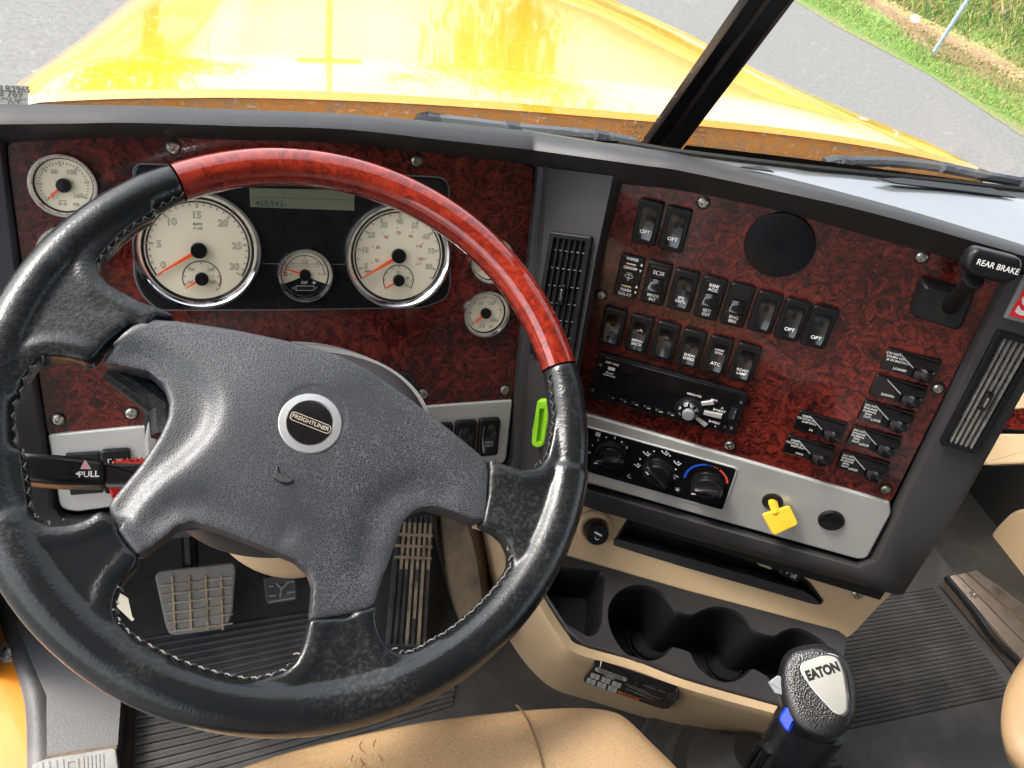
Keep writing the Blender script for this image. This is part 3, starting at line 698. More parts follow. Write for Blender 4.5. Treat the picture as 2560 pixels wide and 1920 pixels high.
# --- instrument cluster
cl = PA.pts([(334, 425), (345, 412), (600, 418), (1015, 441), (1108, 446), (1123, 465), (1126, 715), (1118, 745), (1062, 769), (700, 775), (395, 776), (352, 735), (336, 690)], .006)
mb = MB().mat(M_SATIN); mb.prism(rnd_poly(ccw(cl), .008), 0, .006, .002); cluster = obj('instrument_cluster', mb, PA, dash)
mb = MB().mat(M_CHROME); cc = ccw(rnd_poly(ccw(cl), .008)); co = inset(cc, -.0012)
mb.loft([[(x, y, .002) for x, y in co], [(x, y, .0035) for x, y in co], [(x, y, .0035) for x, y in inset(cc, .0002)]], closed=True); mb.mats = [M_GREYB]; obj('bezel_line', mb, PA, cluster)
LP = PA.at(755, 495, .0062)
def rq(F, L, h): return [(F.p(a, b, h).x, F.p(a, b, h).y) for a, b in L]
mb = MB().mat(M_LCD); mb.prism(rq(PA, [(624, 470), (886, 476), (886, 527), (626, 518)], .0068), .005, .0068, .0003)
mb.mat(M_INK)
def lineA(mb, F, a, b, w, h, mat):
    p, q = F.p(*a, h), F.p(*b, h); t = (q - p).normalized(); n_ = Vector((-t.y, t.x, 0)) * w / 2
    mb.mat(mat).add([p - n_, q - n_, q + n_, p + n_], [(0, 1, 2, 3)])
lineA(mb, PA, (626, 493), (886, 500), .0004, .0070, M_INK); lineA(mb, PA, (708, 475), (708, 496), .0004, .0070, M_INK)
q = PA.p(668, 508, .007); mb.text('468,943', q.x + .002, q.y - .0005, .0070, .0082, M_INK, off=.01); q = PA.p(706, 510, .007); mb.text('mi', q.x + .002, q.y - .0008, .0070, .005, M_INK)
obj('odometer_display', mb, PA, cluster, smooth=0)
mb = MB().mat(M_VOID)
q = PA.at(1060, 468, .0062); mb.prism(rrect(.036, .016, .001), 0, .0004); obj('warning_window', mb, q, cluster, smooth=0)
q = PA.at(392, 436, .0062); mb = MB().mat(M_VOID); mb.prism(rrect(.03, .010, .001), 0, .0004); obj('warning_window', mb, q, cluster, smooth=0)
lt = MB().mat(M_GREYB); p0_, p1_ = PA.p(660, 652, .0062), PA.p(862, 660, .0062); lineA(lt, PA, (655, 659), (866, 661), .0005, .0063, M_GREYINK); obj('seam_line', lt, PA, cluster, smooth=0)

def arc(mb, r, w, a0, a1, z, n=48, c=(0, 0)):
    P = []; 
    for i in range(n + 1):
        a = R(a0 + (a1 - a0) * i / n); P.append((math.cos(a), math.sin(a)))
    mb.loft([[(c[0] + x * (r - w / 2), c[1] + y * (r - w / 2), z) for x, y in P], [(c[0] + x * (r + w / 2), c[1] + y * (r + w / 2), z) for x, y in P]])
def tick(mb, r0_, r1_, w, a, z, c=(0, 0)):
    a = R(a); u_ = Vector((math.cos(a), math.sin(a), 0)); v_ = Vector((-u_.y, u_.x, 0)) * w / 2; o = Vector((c[0], c[1], z))
    mb.add([o + u_ * r0_ - v_, o + u_ * r1_ - v_, o + u_ * r1_ + v_, o + u_ * r0_ + v_], [(0, 1, 2, 3)])
def otick(mb, r0_, r1_, w, a, z, c=(0, 0), mo=M_INK):
    mb.mat(mo); tick(mb, r0_, r1_, w, a, z, c); mb.mat(M_CREAM); d = min(w * .27, .0004); tick(mb, r0_ + d, r1_ - d, w - 2 * d, a, z + .00012, c)
def onum(mb, s, x, y, size, z=.0004):
    mb.text(s, x, y, z, size, M_INK, off=.028); mb.text(s, x, y, z + .00015, size, M_CREAM, off=-.012)
def gauge(px, py, D, h, label, parent=dash, chrome=.05):
    F = PA.at(px, py, h); R_ = D / 2; e = empty('gauge', F, parent, label=label)
    b = MB().mat(M_CHROME); k = R_
    w = k * (.11 if D > .08 else .13)
    prof = [(k, 0), (k, .004), (k - w * .25, .0072), (k - w * .6, .0072), (k - w, .0045), (k - w * 1.15, .0030)]
    b.lathe(prof, 72); b.f.pop(); b.m.pop()
    b.mat(M_SATIN); k2 = k - w * 1.15; b.lathe([(k2, .003), (k2 * .965, .0008), (k2 * .96, .0004)], 72); b.f.pop(); b.m.pop()
    obj('bezel', b, F, e); return F, e, k2 * .95
def needle(F, e, L, hubr, deg, c=(0, 0), w=.004):
    a = R(deg); u_ = Vector((math.cos(a), math.sin(a), 0)); v_ = Vector((-u_.y, u_.x, 0)); o = Vector((c[0], c[1], 0))
    nm = MB().mat(M_NEEDLE); z0, z1 = .0022, .0034
    A = [o + v_ * w / 2, o - v_ * w / 2, o + u_ * L - v_ * w * .12, o + u_ * L + v_ * w * .12]
    nm.loft([[p + Vector((0, 0, z0)) for p in A], [p + Vector((0, 0, z1)) for p in A]], closed=True); nm.add([p + Vector((0, 0, z1)) for p in A], [(3, 2, 1, 0)])
    obj('needle', nm, F, e)
    hb = MB().mat(M_SATIN); hb.lathe([(hubr, .0005), (hubr, .0045), (hubr * .92, .0055), (.0001, .0058)], 36, c=c); obj('needle_hub', hb, F, e)
W_big = (PA.p(658, 625, 0) - PA.p(337, 625, 0)).x
# tachometer
F, e, rf = gauge(497, 625, W_big, .006, 'large tachometer reading zero', cluster)
d_ = MB().mat(M_CREAM); d_.prism(circ(rf, n=72), 0, .0002); r = rf
d_.mat(M_INK); arc(d_, r * .955, r * .035, 213, -33, .0004, 90)
for i in range(31):
    a = 213 - 246 * i / 30
    if i % 5 == 0: otick(d_, r * .84, r * .99, r * .032, a, .0006)
    else: otick(d_, r * .885, r * .925, r * .026, a, .0006)
for s, a, rr_ in (('0', 205, .74), ('5', 172, .73), ('10', 131, .72), ('15', 91, .69), ('20', 49, .72), ('25', 7, .73), ('30', -33 + 6, .74)):
    onum(d_, s, math.cos(R(a)) * r * rr_, math.sin(R(a)) * r * rr_, r * .19)
d_.text('RPM', 0, r * .51, .0004, r * .085, M_INK, sx=1.1); d_.text('X 100', 0, r * .43, .0004, r * .065, M_INK, sx=1.1)
cs = (r * .03, -r * .58); rs = r * .36
d_.mat(M_INK); arc(d_, rs, r * .02, 205, -25, .0004, 50, cs)
for a in (200, 172, 135, 90, 45, 8, -20): otick(d_, rs * .84, rs * 1.0, r * .022, a, .0006, cs)
d_.mat(M_RED_INK)
for a in (-2, -10, -18, -26, -34, -40): tick(d_, rs * .94, rs * 1.06, r * .016, a, .0006, cs)
for s, x, y in (('150', -.16, -.40), ('200', .2, -.40), ('100', -.19, -.66), ('250', .24, -.66)): onum(d_, s, r * x, r * y, r * .085)
d_.text('°F', r * .25, -r * .54, .0004, r * .06, M_GREYINK)
obj('dial', d_, F, e, smooth=0)
needle(F, e, r * .92, r * .155, 212, w=r * .085); needle(F, e, r * .37, r * .13, 212, cs, w=r * .06)
# speedometer
W_sp = (PA.p(1129, 640, 0) - PA.p(863, 640, 0)).x
F, e, rf = gauge(996, 639, W_sp, .006, 'large speedometer reading zero', cluster)
d_ = MB().mat(M_CREAM); d_.prism(circ(rf, n=72), 0, .0002); r = rf
d_.mat(M_INK); arc(d_, r * .955, r * .035, 213, -33, .0004, 90)
for i in range(19):
    a = 213 - 246 * i / 18
    if i % 2 == 1: otick(d_, r * .84, r * .99, r * .032, a, .0006)
    else: otick(d_, r * .885, r * .925, r * .026, a, .0006)
for i, s in enumerate(('5', '15', '25', '35', '45', '55', '65', '75', '85')):
    a = 199 - 218 * i / 8; onum(d_, s, math.cos(R(a)) * r * .75, math.sin(R(a)) * r * .75, r * .165)
for i, s in enumerate(('10', '30', '50', '70', '90', '110', '130')):
    a = 193 - 33.5 * i; d_.text(s, math.cos(R(a)) * r * .5, math.sin(R(a)) * r * .5, .0005, r * .1, M_RED_INK, off=.01)
    tick(d_, r * .60, r * .625, r * .025, a + 2, .0006)
d_.text('km/h', r * .46, -r * .18, .0005, r * .06, M_RED_INK); d_.text('MPH', -r * .66, -r * .36, .0005, r * .085, M_INK)
cs = (r * .02, -r * .55); rs = r * .34
d_.mat(M_INK); arc(d_, rs, r * .02, 215, -35, .0004, 50, cs)
for a in (212, 180, 150, 120, 90, 60, 30, 0, -32): otick(d_, rs * .84, rs * 1.0, r * .022, a, .0006, cs)
onum(d_, '50', r * .01, -r * .38, r * .09); onum(d_, '0', -r * .2, -r * .68, r * .07); onum(d_, '100', r * .21, -r * .68, r * .07); d_.text('PSI', r * .23, -r * .5, .0005, r * .06, M_INK)
obj('dial', d_, F, e, smooth=0)
needle(F, e, r * .9, r * .16, 212, w=r * .085); needle(F, e, r * .36, r * .13, 212, cs, w=r * .06)
# fuel / DEF gauge
W_f = (PA.p(833, 686, 0) - PA.p(692, 686, 0)).x
F, e, rf = gauge(762, 686, W_f, .006, 'small fuel gauge reading near empty', cluster)
d_ = MB().mat(M_CREAM); d_.prism(circ(rf, n=60), 0, .0002); r = rf
d_.mat(M_INK); arc(d_, r * .86, r * .03, 180, 0, .0004, 50)
for a in (180, 135, 90, 45, 0): otick(d_, r * .72, r * .9, r * .04, a, .0006)
d_.mat(M_RED_INK)
for a in (183, 174, 165, 156): tick(d_, r * .76, r * .96, r * .04, a, .0007)
onum(d_, '1/2', 0, r * .56, r * .22); onum(d_, 'E', -r * .6, 0, r * .18); onum(d_, 'F', r * .62, 0, r * .18)
d_.text('ULTRA LOW SULFUR DIESEL FUEL ONLY', 0, r * .36, .0005, r * .085, M_GREYINK, sx=.9)
seg = [(r * .985 * math.cos(R(a)), r * .985 * math.sin(R(a))) for a in range(205, 336, 5)] + [(r * .5, -r * .28), (r * .25, -r * .16), (0, -r * .12), (-r * .25, -r * .16), (-r * .5, -r * .28)]
d_.mat(M_SATIN).prism(seg, .0003, .0006)
d_.text('DEF', -r * .02, -r * .37, .0010, r * .17, M_WHITE, off=.02); d_.text('E', -r * .5, -r * .62, .0010, r * .16, M_WHITE); d_.text('F', r * .5, -r * .62, .0010, r * .16, M_WHITE)
d_.mat(M_WHITE); d_.prism(rrect(r * .8, r * .22, .0003, (0, -r * .62)), .0008, .0010); d_.mat(M_VOID); d_.prism(rrect(r * .76, r * .18, .0003, (0, -r * .62)), .0009, .0012)
d_.mat(M_WHITE); d_.prism([(r * .3, -r * .37), (r * .38, -r * .32), (r * .36, -r * .28), (r * .5, -r * .36), (r * .38, -r * .46), (r * .38, -r * .41)], .0008, .001)
obj('dial', d_, F, e, smooth=0); needle(F, e, r * .82, r * .25, 162, w=r * .13)
# small pressure gauges
W_s = (PA.p(250, 463, 0) - PA.p(72, 463, 0)).x
def small(px, py, D, nums, unit, label, ndl=222):
    F, e, rf = gauge(px, py, D, .002, label); d_ = MB().mat(M_CREAM); d_.prism(circ(rf, n=60), 0, .0002); r = rf
    for i in range(31):
        a = 222 - 254 * i / 30
        if i % 5 == 0: otick(d_, r * .74, r * .9, r * .07, a, .0005)
        else: d_.mat(M_INK); tick(d_, r * .80, r * .87, r * .028, a, .0004)
    for s, x, y in nums: onum(d_, s, x * r, y * r, r * .25)
    d_.text(unit, r * .36, -r * .74, .0004, r * .18, M_INK); d_.mat(M_INK)
    arc(d_, r * .05, r * .02, 0, 360, .0005, 12, (-r * .2, -r * .72)); arc(d_, r * .05, r * .02, 0, 360, .0005, 12, (-r * .02, -r * .72)); tick(d_, -r * .14, r * .14, r * .02, 0, .0005, (-r * .1, -r * .6))
    obj('dial', d_, F, e, smooth=0); needle(F, e, r * .78, r * .27, ndl, w=r * .15)
N160 = (('60', -.28, .5), ('100', .3, .5), ('0', -.44, -.4), ('160', .46, -.4))
N150 = (('60', -.28, .5), ('120', .3, .5), ('0', -.44, -.4), ('150', .46, -.4))
small(160, 463, W_s, N160, 'PSI', 'air pressure gauge at the top left corner')
small(177, 636, W_s, N160, 'PSI', 'air pressure gauge mostly hidden behind the wheel rim')
small(1228, 650, (PA.p(1284, 650, 0) - PA.p(1172, 650, 0)).x, N160, '°F', 'gauge half hidden behind the wooden rim')
small(1213, 782, (PA.p(1272, 782, 0) - PA.p(1157, 782, 0)).x, N150, 'PSI', 'pressure gauge at the lower right of the left panel')
# column collar on the left panel
q4(PA, [(353, 960), (372, 938), (1030, 932), (1040, 955), (1052, 1010), (1050, 1250), (371, 1255)], [.01, .01, .012, .012, .003, .003, .003], -.01, .008, .004, M_PLASTIC2, 'column_opening_trim')

# --- rocker switches
def rz(y, h=.032): 
    t = 2 * y / h; return .0072 + .0024 * t * t - .0016 * t
def make_rocker(F, w=.0265, hh=.049, parent=dash, plain_=False, label=None):
    b = MB().mat(M_SATIN); b.prism(rrect(w, hh, .004), 0, .0062, .0018, seg=3); s = obj('rocker_switch', b, F, parent, group='black dashboard switches')
    b = MB().mat(M_BLACK if not plain_ else M_SATIN); rw, rh = w * .66, hh * .70; rows = []
    n = 14; out = rrect(rw, rh, .003, n=3); ccw_ = ccw(out)
    top = []
    for k in range(n + 1):
        y = -rh / 2 + rh * k / n; bul = 1 - .10 * (2 * y / rh) ** 2 if True else 1; ww = rw / 2 * (.86 + .14 * (1 - abs(2 * y / rh) ** 4))
        z = rz(y, rh)
        rows.append([(-ww, y, .005), (-ww, y, z - .0006), (-ww * .9, y, z), (-ww * .4, y, z - .0007), (0, y, z - .0009), (ww * .4, y, z - .0007), (ww * .9, y, z), (ww, y, z - .0006), (ww, y, .005)])
    b.loft(rows); b.add(rows[0], [tuple(range(9))]); b.add(rows[-1], [tuple(reversed(range(9)))]); obj('rocker', b, F, s, smooth=40)
    return s
def letter(F, par, items, k=1.0):
    t = MB()
    for s, x, y, size, mat in items: t.text(s, x, y, .0, size * (.86 if '\n' in s else 1), mat, off=.012, sx=1.08, zf=lambda Y: rz(Y, .0343) - .0001)
    obj('lettering', t, F, par, smooth=0)
SW = lambda a, b: PB.at(a, b, .002)
base_rk = None
def add_rocker(F, items, grey=False):
    global base_rk
    if base_rk is None:
        base_rk = make_rocker(F); s = base_rk
    else:
        c = base_rk.copy(); COL.objects.link(c); M = F.M(); WM[c.name] = M; c.parent = dash; c.matrix_parent_inverse = Matrix.Identity(4); c.matrix_basis = WM['dashboard'].inverted() @ M
        rb = [x for x in base_rk.children if x.name.startswith('rocker')][0]; d = rb.copy(); COL.objects.link(d); d.parent = c; d.matrix_parent_inverse = Matrix.Identity(4); d.matrix_basis = rb.matrix_basis.copy(); s = c
    if items: letter(F, s, items)
    return s
T1 = .0052
for a, b, it in [
    (1620, 552, [('OPT', -.0, -.0095, T1, M_WHITE)]), (1689, 570, [('OPT', 0, -.0095, T1, M_WHITE)]),
    (1709, 723, [('SPD\nCNTL', 0, -.0090, T1 * .9, M_WHITE)]), (1913, 777, []), (1981, 796, [('OPT', 0, -.0095, T1, M_WHITE)]), (2048, 814, [('OPT', 0, -.0105, T1, M_WHITE)]),
    (1533, 814, [('PTO', 0, -.0085, T1 * .9, M_GREYINK)]), (1599, 832, [('MENU\nBACK', 0, -.0085, T1 * .95, M_WHITE), ('→', 0, .006, .009, M_WHITE)]),
    (1664, 849, [('⇨', 0, .006, .007, M_GREYINK)]), (1729, 868, [('SHDN\nOVRD', 0, -.0085, T1 * .95, M_WHITE)]),
    (1795, 885, [('NRM/\nSPIN', 0, .0070, T1 * .9, M_WHITE), ('ATC', 0, -.0085, T1, M_WHITE)]), (1862, 903, [('ROAD\nLAMP', 0, -.0095, T1 * .95, M_WHITE)])]:
    add_rocker(SW(a, b), it)
SA = lambda a, b: PA.at(a, b, .006)
add_rocker(SA(1219, 1090), [('MIRR\nHEAT', 0, -.007, T1 * .9, M_GREYINK)]); add_rocker(SA(1161, 1096), [('FOOT', 0, -.012, T1, M_GREYINK)]); add_rocker(SA(1101, 1103), [])
add_rocker(SA(294, 1174), [])
# blank plate
mb = MB().mat(M_PLASTIC2); mb.prism(rrect(.03, .046, .0006), 0, .004, .0008, seg=1); mb.prism(rrect(.018, .034, .0006), .004, .0052, .0006, seg=1); obj('blank_plate', mb, SA(213, 1181), dash)
mb = MB().mat(M_WHITE); 
p = SA(293, 1143); mb.text('Γ', -.006, 0, .0102, .008, M_WHITE); mb.text('8', .003, .001, .0102, .006, M_WHITE, rot=1.57); mb.text('≈', .003, -.003, .0102, .006, M_WHITE); obj('lettering', mb, p, [o for o in dash.children if o.name.startswith('rocker_switch')][-1], smooth=0)
# toggles
def toggle(F, up, lo, icon=False):
    b = MB().mat(M_SATIN); b.prism(rrect(.0265, .051, .004), 0, .006, .0018, seg=3)
    s = obj('paddle_switch', b, F, dash, group='black dashboard switches')
    for y in (.0145, -.0155):
        t = MB().mat(M_GREYB if 0 else M_SATIN); t.prism(rrect(.019, .0135, .001, (0, y)), .006, .0074, .0006, seg=1); obj('label_tile', t, F, s)
    t = MB()
    if up == 'MRKR':
        for sg in (-1, 1):
            t.mat(M_WHITE); arc(t, .0022, .0006, -90 if sg > 0 else 90, 90 if sg > 0 else 270, .0077, 12, (sg * -.0008 * 0 + sg * .0004, .0145))
            for k in (-1, 0, 1): t.box((sg * .0048, .0145 + k * .0016, .0075), (.0024, .0005, .0002))
    elif up: t.text(up, 0, .0145, .0076, .0050, M_WHITE, off=.03)
    if lo: t.text(lo, 0, -.0160, .0076, .0050, M_WHITE, off=.018)
    if t.v: obj('lettering', t, F, s, smooth=0)
    p = MB().mat(M_BLACK); rows = []
    for y, w, z in ((.0075, .0070, .0062), (.0072, .0072, .0085), (.004, .0066, .0095), (.001, .0066, .0105), (-.002, .0074, .0135), (-.0042, .0076, .0142), (-.0055, .0074, .0130), (-.0058, .0070, .009), (-.0060, .0068, .0062)):
        rows.append([(-w, y, z), (-w * .85, y, z + .0006), (0, y, z + .0006), (w * .85, y, z + .0006), (w, y, z)])
    p.loft(rows); 
    for sg in (0, 4): p.add([r_[sg] for r_ in rows], [tuple(range(9)) if sg else tuple(reversed(range(9)))])
    obj('paddle', p, F, s, smooth=50)
toggle(SW(1642, 705), 'MRKR', 'MRKR\nINT'); toggle(SW(1777, 742), 'RSM/\nACC', 'SET/\nCST'); toggle(SW(1844, 759), None, 'ENG\nBRK')
F = SW(1574, 687)
b = MB().mat(M_SATIN); b.prism(rrect(.0265, .050, .003), 0, .006, .0012, seg=2); s = obj('wiper_switch', b, F, dash)
t = MB(); t.text('WIPER', 0, .0215, .0061, .0046, M_WHITE, off=.02); t.text('ON/OFF', 0, .0125, .0098, .0042, M_WHITE, off=.02); t.text('WASH', 0, -.0145, .0098, .0044, M_WHITE, off=.02); t.text('DELAY', 0, -.0215, .0061, .0050, M_WHITE, off=.03)
t.mat(M_WHITE); arc(t, .0062, .0005, 40, 140, .0063, 14, (0, -.003)); arc(t, .0022, .0005, 40, 140, .0063, 8, (0, -.003)); tick(t, .0022, .0062, .0005, 40, .0063, (0, -.003)); tick(t, .0022, .0062, .0005, 140, .0063, (0, -.003)); tick(t, -.0015, .006, .0006, 90, .0063, (0, -.003))
arc(t, .0016, .0004, 0, 180, .0063, 8, (-.0016, .0038)); arc(t, .0016, .0004, 0, 180, .0063, 8, (.0016, .0038))
for y in (.014, -.013):
    for dy in (-.0035, .0035): t.prism([(.0095, y + dy - .0012 * (1 if dy > 0 else -1)), (.0125, y + dy - .0012 * (1 if dy > 0 else -1)), (.011, y + dy + .002 * (1 if dy > 0 else -1))], .0061, .0063)
obj('lettering', t, F, s, smooth=0)
for y in (.0145, -.0125):
    k = MB().mat(M_BLACK); k.prism(rrect(.0145, .0075, .001, (0, y)), .004, .0095, .0012); k.mat(M_BEIGE).box((0, y + .003, .0094), (.010, .0012, .0006)); obj('thumb_slider', k, F, s)
# --- round speaker / blanking disc
mb = MB().mat(plain('disc_black', (.006, .006, .008), .2, spec=.2, rvar=(40, .12, .3))); D = (PB.p(2038, 611, 0) - PB.p(1859, 611, 0)).length / 2
mb.lathe([(D, 0), (D, .003), (D * .985, .0042), (D * .95, .0045), (D * .17, .0040), (D * .165, .0046), (D * .155, .0046), (D * .15, .004), (D * .03, .004), (D * .02, .005), (.0001, .005)], 80)
obj('round_cover', mb, PB.at(1948, 611, .002), dash, label='round glossy black cover with scratches')
# --- valve switches with red guards (black plates)
pw = (PB.p(2351, 901, 0) - PB.p(2220, 866, 0)).length; ph_ = (PB.p(2201, 918, 0) - PB.p(2220, 866, 0)).length
def valve(a, b, lines, sub, right, x0=-.30):
    F = PB.at(a, b, .002); w, h = pw, ph_
    p = MB().mat(M_BLACK); p.prism(rrect(w, h, .002), 0, .0035, .0012); s = obj('valve_switch', p, F, dash, group='guarded valve switches')
    t = MB(); n = len(lines)
    for i, ln in enumerate(lines):
        sz = .0037 if n == 3 else .0036; t.text(ln, (-.23 if n == 3 else -.33) * w, h * .30 - i * sz * 1.05, .0036, sz, M_WHITE, off=.018, sx=1.02)
    if sub: t.text(sub, -.14 * w, -h * .33, .0036, .0040, M_WHITE, off=.018)
    if right: t.text(right, .33 * w, -h * .40, .0036, .0036, M_WHITE, off=.015)
    obj('lettering', t, F, s, smooth=0)
    x = w * .13
    k = MB().mat(M_SATIN); k.box((x - .005, -.004, .0035), (.006, .016, .004), .0008)
    rows = []
    for q in range(9):
        u = q / 8; X = x - .001 + .017 * u; z = .008 + .006 * math.sin(u * 2.4) ** 1; hw = .0078 - .0012 * u * u
        rows.append([(X, -.005 - hw, .0035), (X, -.005 - hw, z - .001), (X, -.005 - hw * .7, z), (X, -.005 + hw * .7, z), (X, -.005 + hw, z - .001), (X, -.005 + hw, .0035)])
    k.mat(M_BLACK).loft(rows); k.add(rows[-1], [tuple(reversed(range(6)))]); k.add(rows[0], [tuple(range(6))])
    arc(k, .010, .0012, -75, 60, .006, 14, (x + .0105, -.006)); obj('toggle', k, F, s, smooth=40)
    g_ = MB().mat(M_BLACK)      # guard flap: hinged wing rising from the top edge
    P = [(x - .022, h * .42, .0036), (x - .006, h * .10, .012), (w * .47, h * .16, .011), (w * .49, h * .36, .0045)]
    up = [Vector(p) + Vector((0, 0, .0016)) for p in P]
    g_.add([*P, *up], [(3, 2, 1, 0), (4, 5, 6, 7), (0, 1, 5, 4), (1, 2, 6, 5), (2, 3, 7, 6), (3, 0, 4, 7)])
    g_.mat(M_GREYB).tube([up[0], up[1]], .0006, 6); obj('guard', g_, F, s, smooth=0)
DN = ['DO NOT', 'ENGAGE', 'DURING', 'SPIN', 'OUT']; DC = ['DISENGAGE', 'CLUTCH BEFORE', 'SHIFTING']
valve(2275, 908, ['DO NOT LOWER', 'WHEN VEHICLE', 'IS IN MOTION'], 'LOWER', 'AUTO'); valve(2244, 973, [], 'DOWN', None)
valve(2214, 1036, DN, 'LOCK', 'UNLOCK'); valve(2184, 1098, DN, 'LOCK', 'UNLOCK'); valve(2156, 1160, DN, 'LOCK', 'UNLOCK')
valve(2050, 1061, DC, 'IN', 'OUT'); valve(2021, 1121, DC, 'FWD', 'R')
# --- radio
F = PB.at(1668, 983, .002)
def loc(F, a, b, h=0): q = F.p(a, b, h); return q
rad = MB().mat(M_SATIN); rp = ccw(F.pts([(1499, 881), (1870, 984), (1836, 1090), (1467, 992)], .006)); rad.prism(rnd_poly(rp, .002), 0, .006, .001)
radio = obj('car_radio', rad, F, dash, label='black car radio with silver knob')
mb = MB().mat(M_BLACK); mb.prism(rnd_poly(ccw(F.pts([(1513, 892), (1853, 985), (1848, 1006), (1832, 1003), (1806, 1078), (1487, 987)], .0075)), .002), .005, .0075, .0006); obj('front_glass', mb, F, radio)
RF = lambda x, y, h=.009: PB.at(1440 + x * .2532, 860 + y * .2532, h)
for i in range(6):
    f_ = RF(350 + i * 118, 521 + i * 33.4); k = MB().mat(M_SATIN); k.prism(rrect(.0095, .0042, .0006), -.0015, .0012, .0004); k.text(str(i + 1), -.003, .0008, .0013, .0026, M_WHITE); k.text(('M', '⇄', 'RPT', 'DISP', 'SCRN', 'ESC')[i], .0022, -.0008, .0013, .0022, M_WHITE, off=.03); obj('preset_button', k, f_, radio, group='radio preset buttons')
f_ = RF(1115, 640)
k = MB().mat(M_SATIN); k.lathe([(.0165, -.001), (.0165, .0008), (.0150, .0012), (.0001, .0012)], 36)
k.mat(M_CHROME); k.lathe([(.0125, .001), (.0122, .006), (.0105, .0072), (.0075, .0074)], 20); k.mat(M_BLACK)
for a in range(0, 360, 45): tick(k, .0078, .0124, .003, a + 10, .0077)
k.mat(M_GREYB); k.lathe([(.0072, .007), (.0070, .010), (.006, .0108), (.0001, .0110)], 30, c=(.001, -.003)); obj('volume_knob', k, f_, radio)
for (x0, y0, x1, y1, w) in ((1240, 590, 1360, 575, .0058), (1262, 675, 1440, 715, .0068), (1190, 730, 1285, 805, .0050)):
    a, b = F.p(1440 + x0 * .2532, 860 + y0 * .2532, .0085), F.p(1440 + x1 * .2532, 860 + y1 * .2532, .0085); t = (b - a); L = t.length; ang = math.atan2(t.y, t.x); c_, s_ = math.cos(ang), math.sin(ang)
    k = MB().mat(M_ALU); pts = [(0, -w / 2 * .8), (L, -w / 2), (L, w / 2), (0, w / 2 * .8)]; k.prism([(a.x + u * c_ - v * s_, a.y + u * s_ + v * c_) for u, v in pts], .0072, .0100, .0008); obj('silver_button', k, F, radio)
t = MB()
for s_, x, y, z, mt in (('OFF VAR', 358, 195, .0042, M_WHITE), ('Power\n4x50watts', 330, 300, .0036, M_WHITE), ('MENU·OK', 1168, 505, .0038, M_WHITE), ('PWR', 1365, 556, .0036, M_WHITE), ('▶NEXT', 1415, 660, .0042, M_WHITE), ('▶PREV', 1365, 775, .0042, M_WHITE), ('ʌ', 1445, 632, .005, M_WHITE), ('v', 1375, 812, .004, M_WHITE)):
    q = F.p(1440 + x * .2532, 860 + y * .2532, .0077); t.text(s_, q.x, q.y, .0077, z, mt, off=.03)
q = F.p(1440 + 350 * .2532, 860 + 246 * .2532, .0077); t.mat(M_WHITE); t.prism(rrect(.0085, .0042, .0005, (q.x, q.y)), .0074, .0077)
obj('lettering', t, F, radio, smooth=0)
f_ = RF(1545, 690); k = MB().mat(M_VOID); k.prism(rrect(.0075, .0165, .0008), -.001, .0006); k.mat(M_STEEL); k.box((.0022, 0, .0004), (.0018, .012, .001)); obj('usb_port', k, f_, radio)
for x, y in ((245, 205), (165, 455), (1630, 575), (1465, 815), (1535, 830)):
    k = MB().mat(M_STEEL); k.lathe([(.0020, 0), (.0018, .0006), (.0011, .0006), (.001, .0001), (.0001, .0001)], 14); obj('bezel_screw', k, RF(x, y, .0083), radio, group='radio bezel screws')
# --- climate control
CFp = [(1392, 1046), (1483, 1073), (1841, 1173), (1806, 1276), (1440, 1172), (1375, 1152)]
F = PB.at(1645, 1175, .006)
mb = MB().mat(M_BLACK); mb.prism(rnd_poly(ccw(F.pts(CFp, .002)), [.004] * 6), -.001, .0012, .0004); clim = obj('climate_panel', mb, F, dash)
mb = MB().mat(M_ALU); oo = ccw(rnd_poly(ccw(F.pts(CFp, .001)), .004)); o2 = inset(oo, -.0022)
mb.loft([[(x, y, 0) for x, y in o2], [(x, y, .0014) for x, y in inset(oo, -.0014)], [(x, y, .0012) for x, y in oo]], closed=True); obj('trim_edge', mb, F, clim)
KF = lambda x, y, h=.0075: PB.at(1440 + x * .2532, 860 + y * .2532, h)
def knob(f_, rot):
    k = MB().mat(M_SATIN); k.lathe([(.0205, 0), (.0200, .002), (.0165, .0028), (.0160, .008), (.0145, .0095), (.0001, .0096)], 48); kk = obj('climate_knob', k, f_, clim, group='climate knobs')
    g_ = MB().mat(M_BLACK); rows = []
    for i in range(13):
        u = -1 + 2 * i / 12; w = .0062 * (1 - .25 * u * u) * (1 if abs(u) < .99 else .4); hgt = .021 * (1 - .12 * u * u) if abs(u) < .99 else .014; X = u * .0195
        rows.append([(X, -w, .003), (X, -w, hgt * .7), (X, -w * .75, hgt * .93), (X, 0, hgt), (X, w * .75, hgt * .93), (X, w, hgt * .7), (X, w, .003)])
    T = Matrix.Rotation(rot, 4, 'Z'); g_.T = T; g_.loft(rows); g_.add(rows[0], [tuple(reversed(range(7)))]); g_.add(rows[-1], [tuple(range(7))]); 
    g_.mat(M_WHITE); g_.box((-.0155, .0, .0192), (.005, .0012, .0006)); obj('grip', g_, f_, kk, smooth=45)
knob(KF(345, 1092), .28); knob(KF(808, 1262), -.62); knob(KF(1300, 1395), .25)
t = MB()
def ct(s, x, y, z=.0052, mat=M_WHITE): q = F.p(1440 + x * .2532, 860 + y * .2532, .002); t.text(s, q.x, q.y, .0014, z, mat, off=.02)
ct('1', 218, 950); ct('2', 382, 930); ct('3', 500, 1027); ct('o', 133, 1072, .006)
t.mat(M_WHITE)
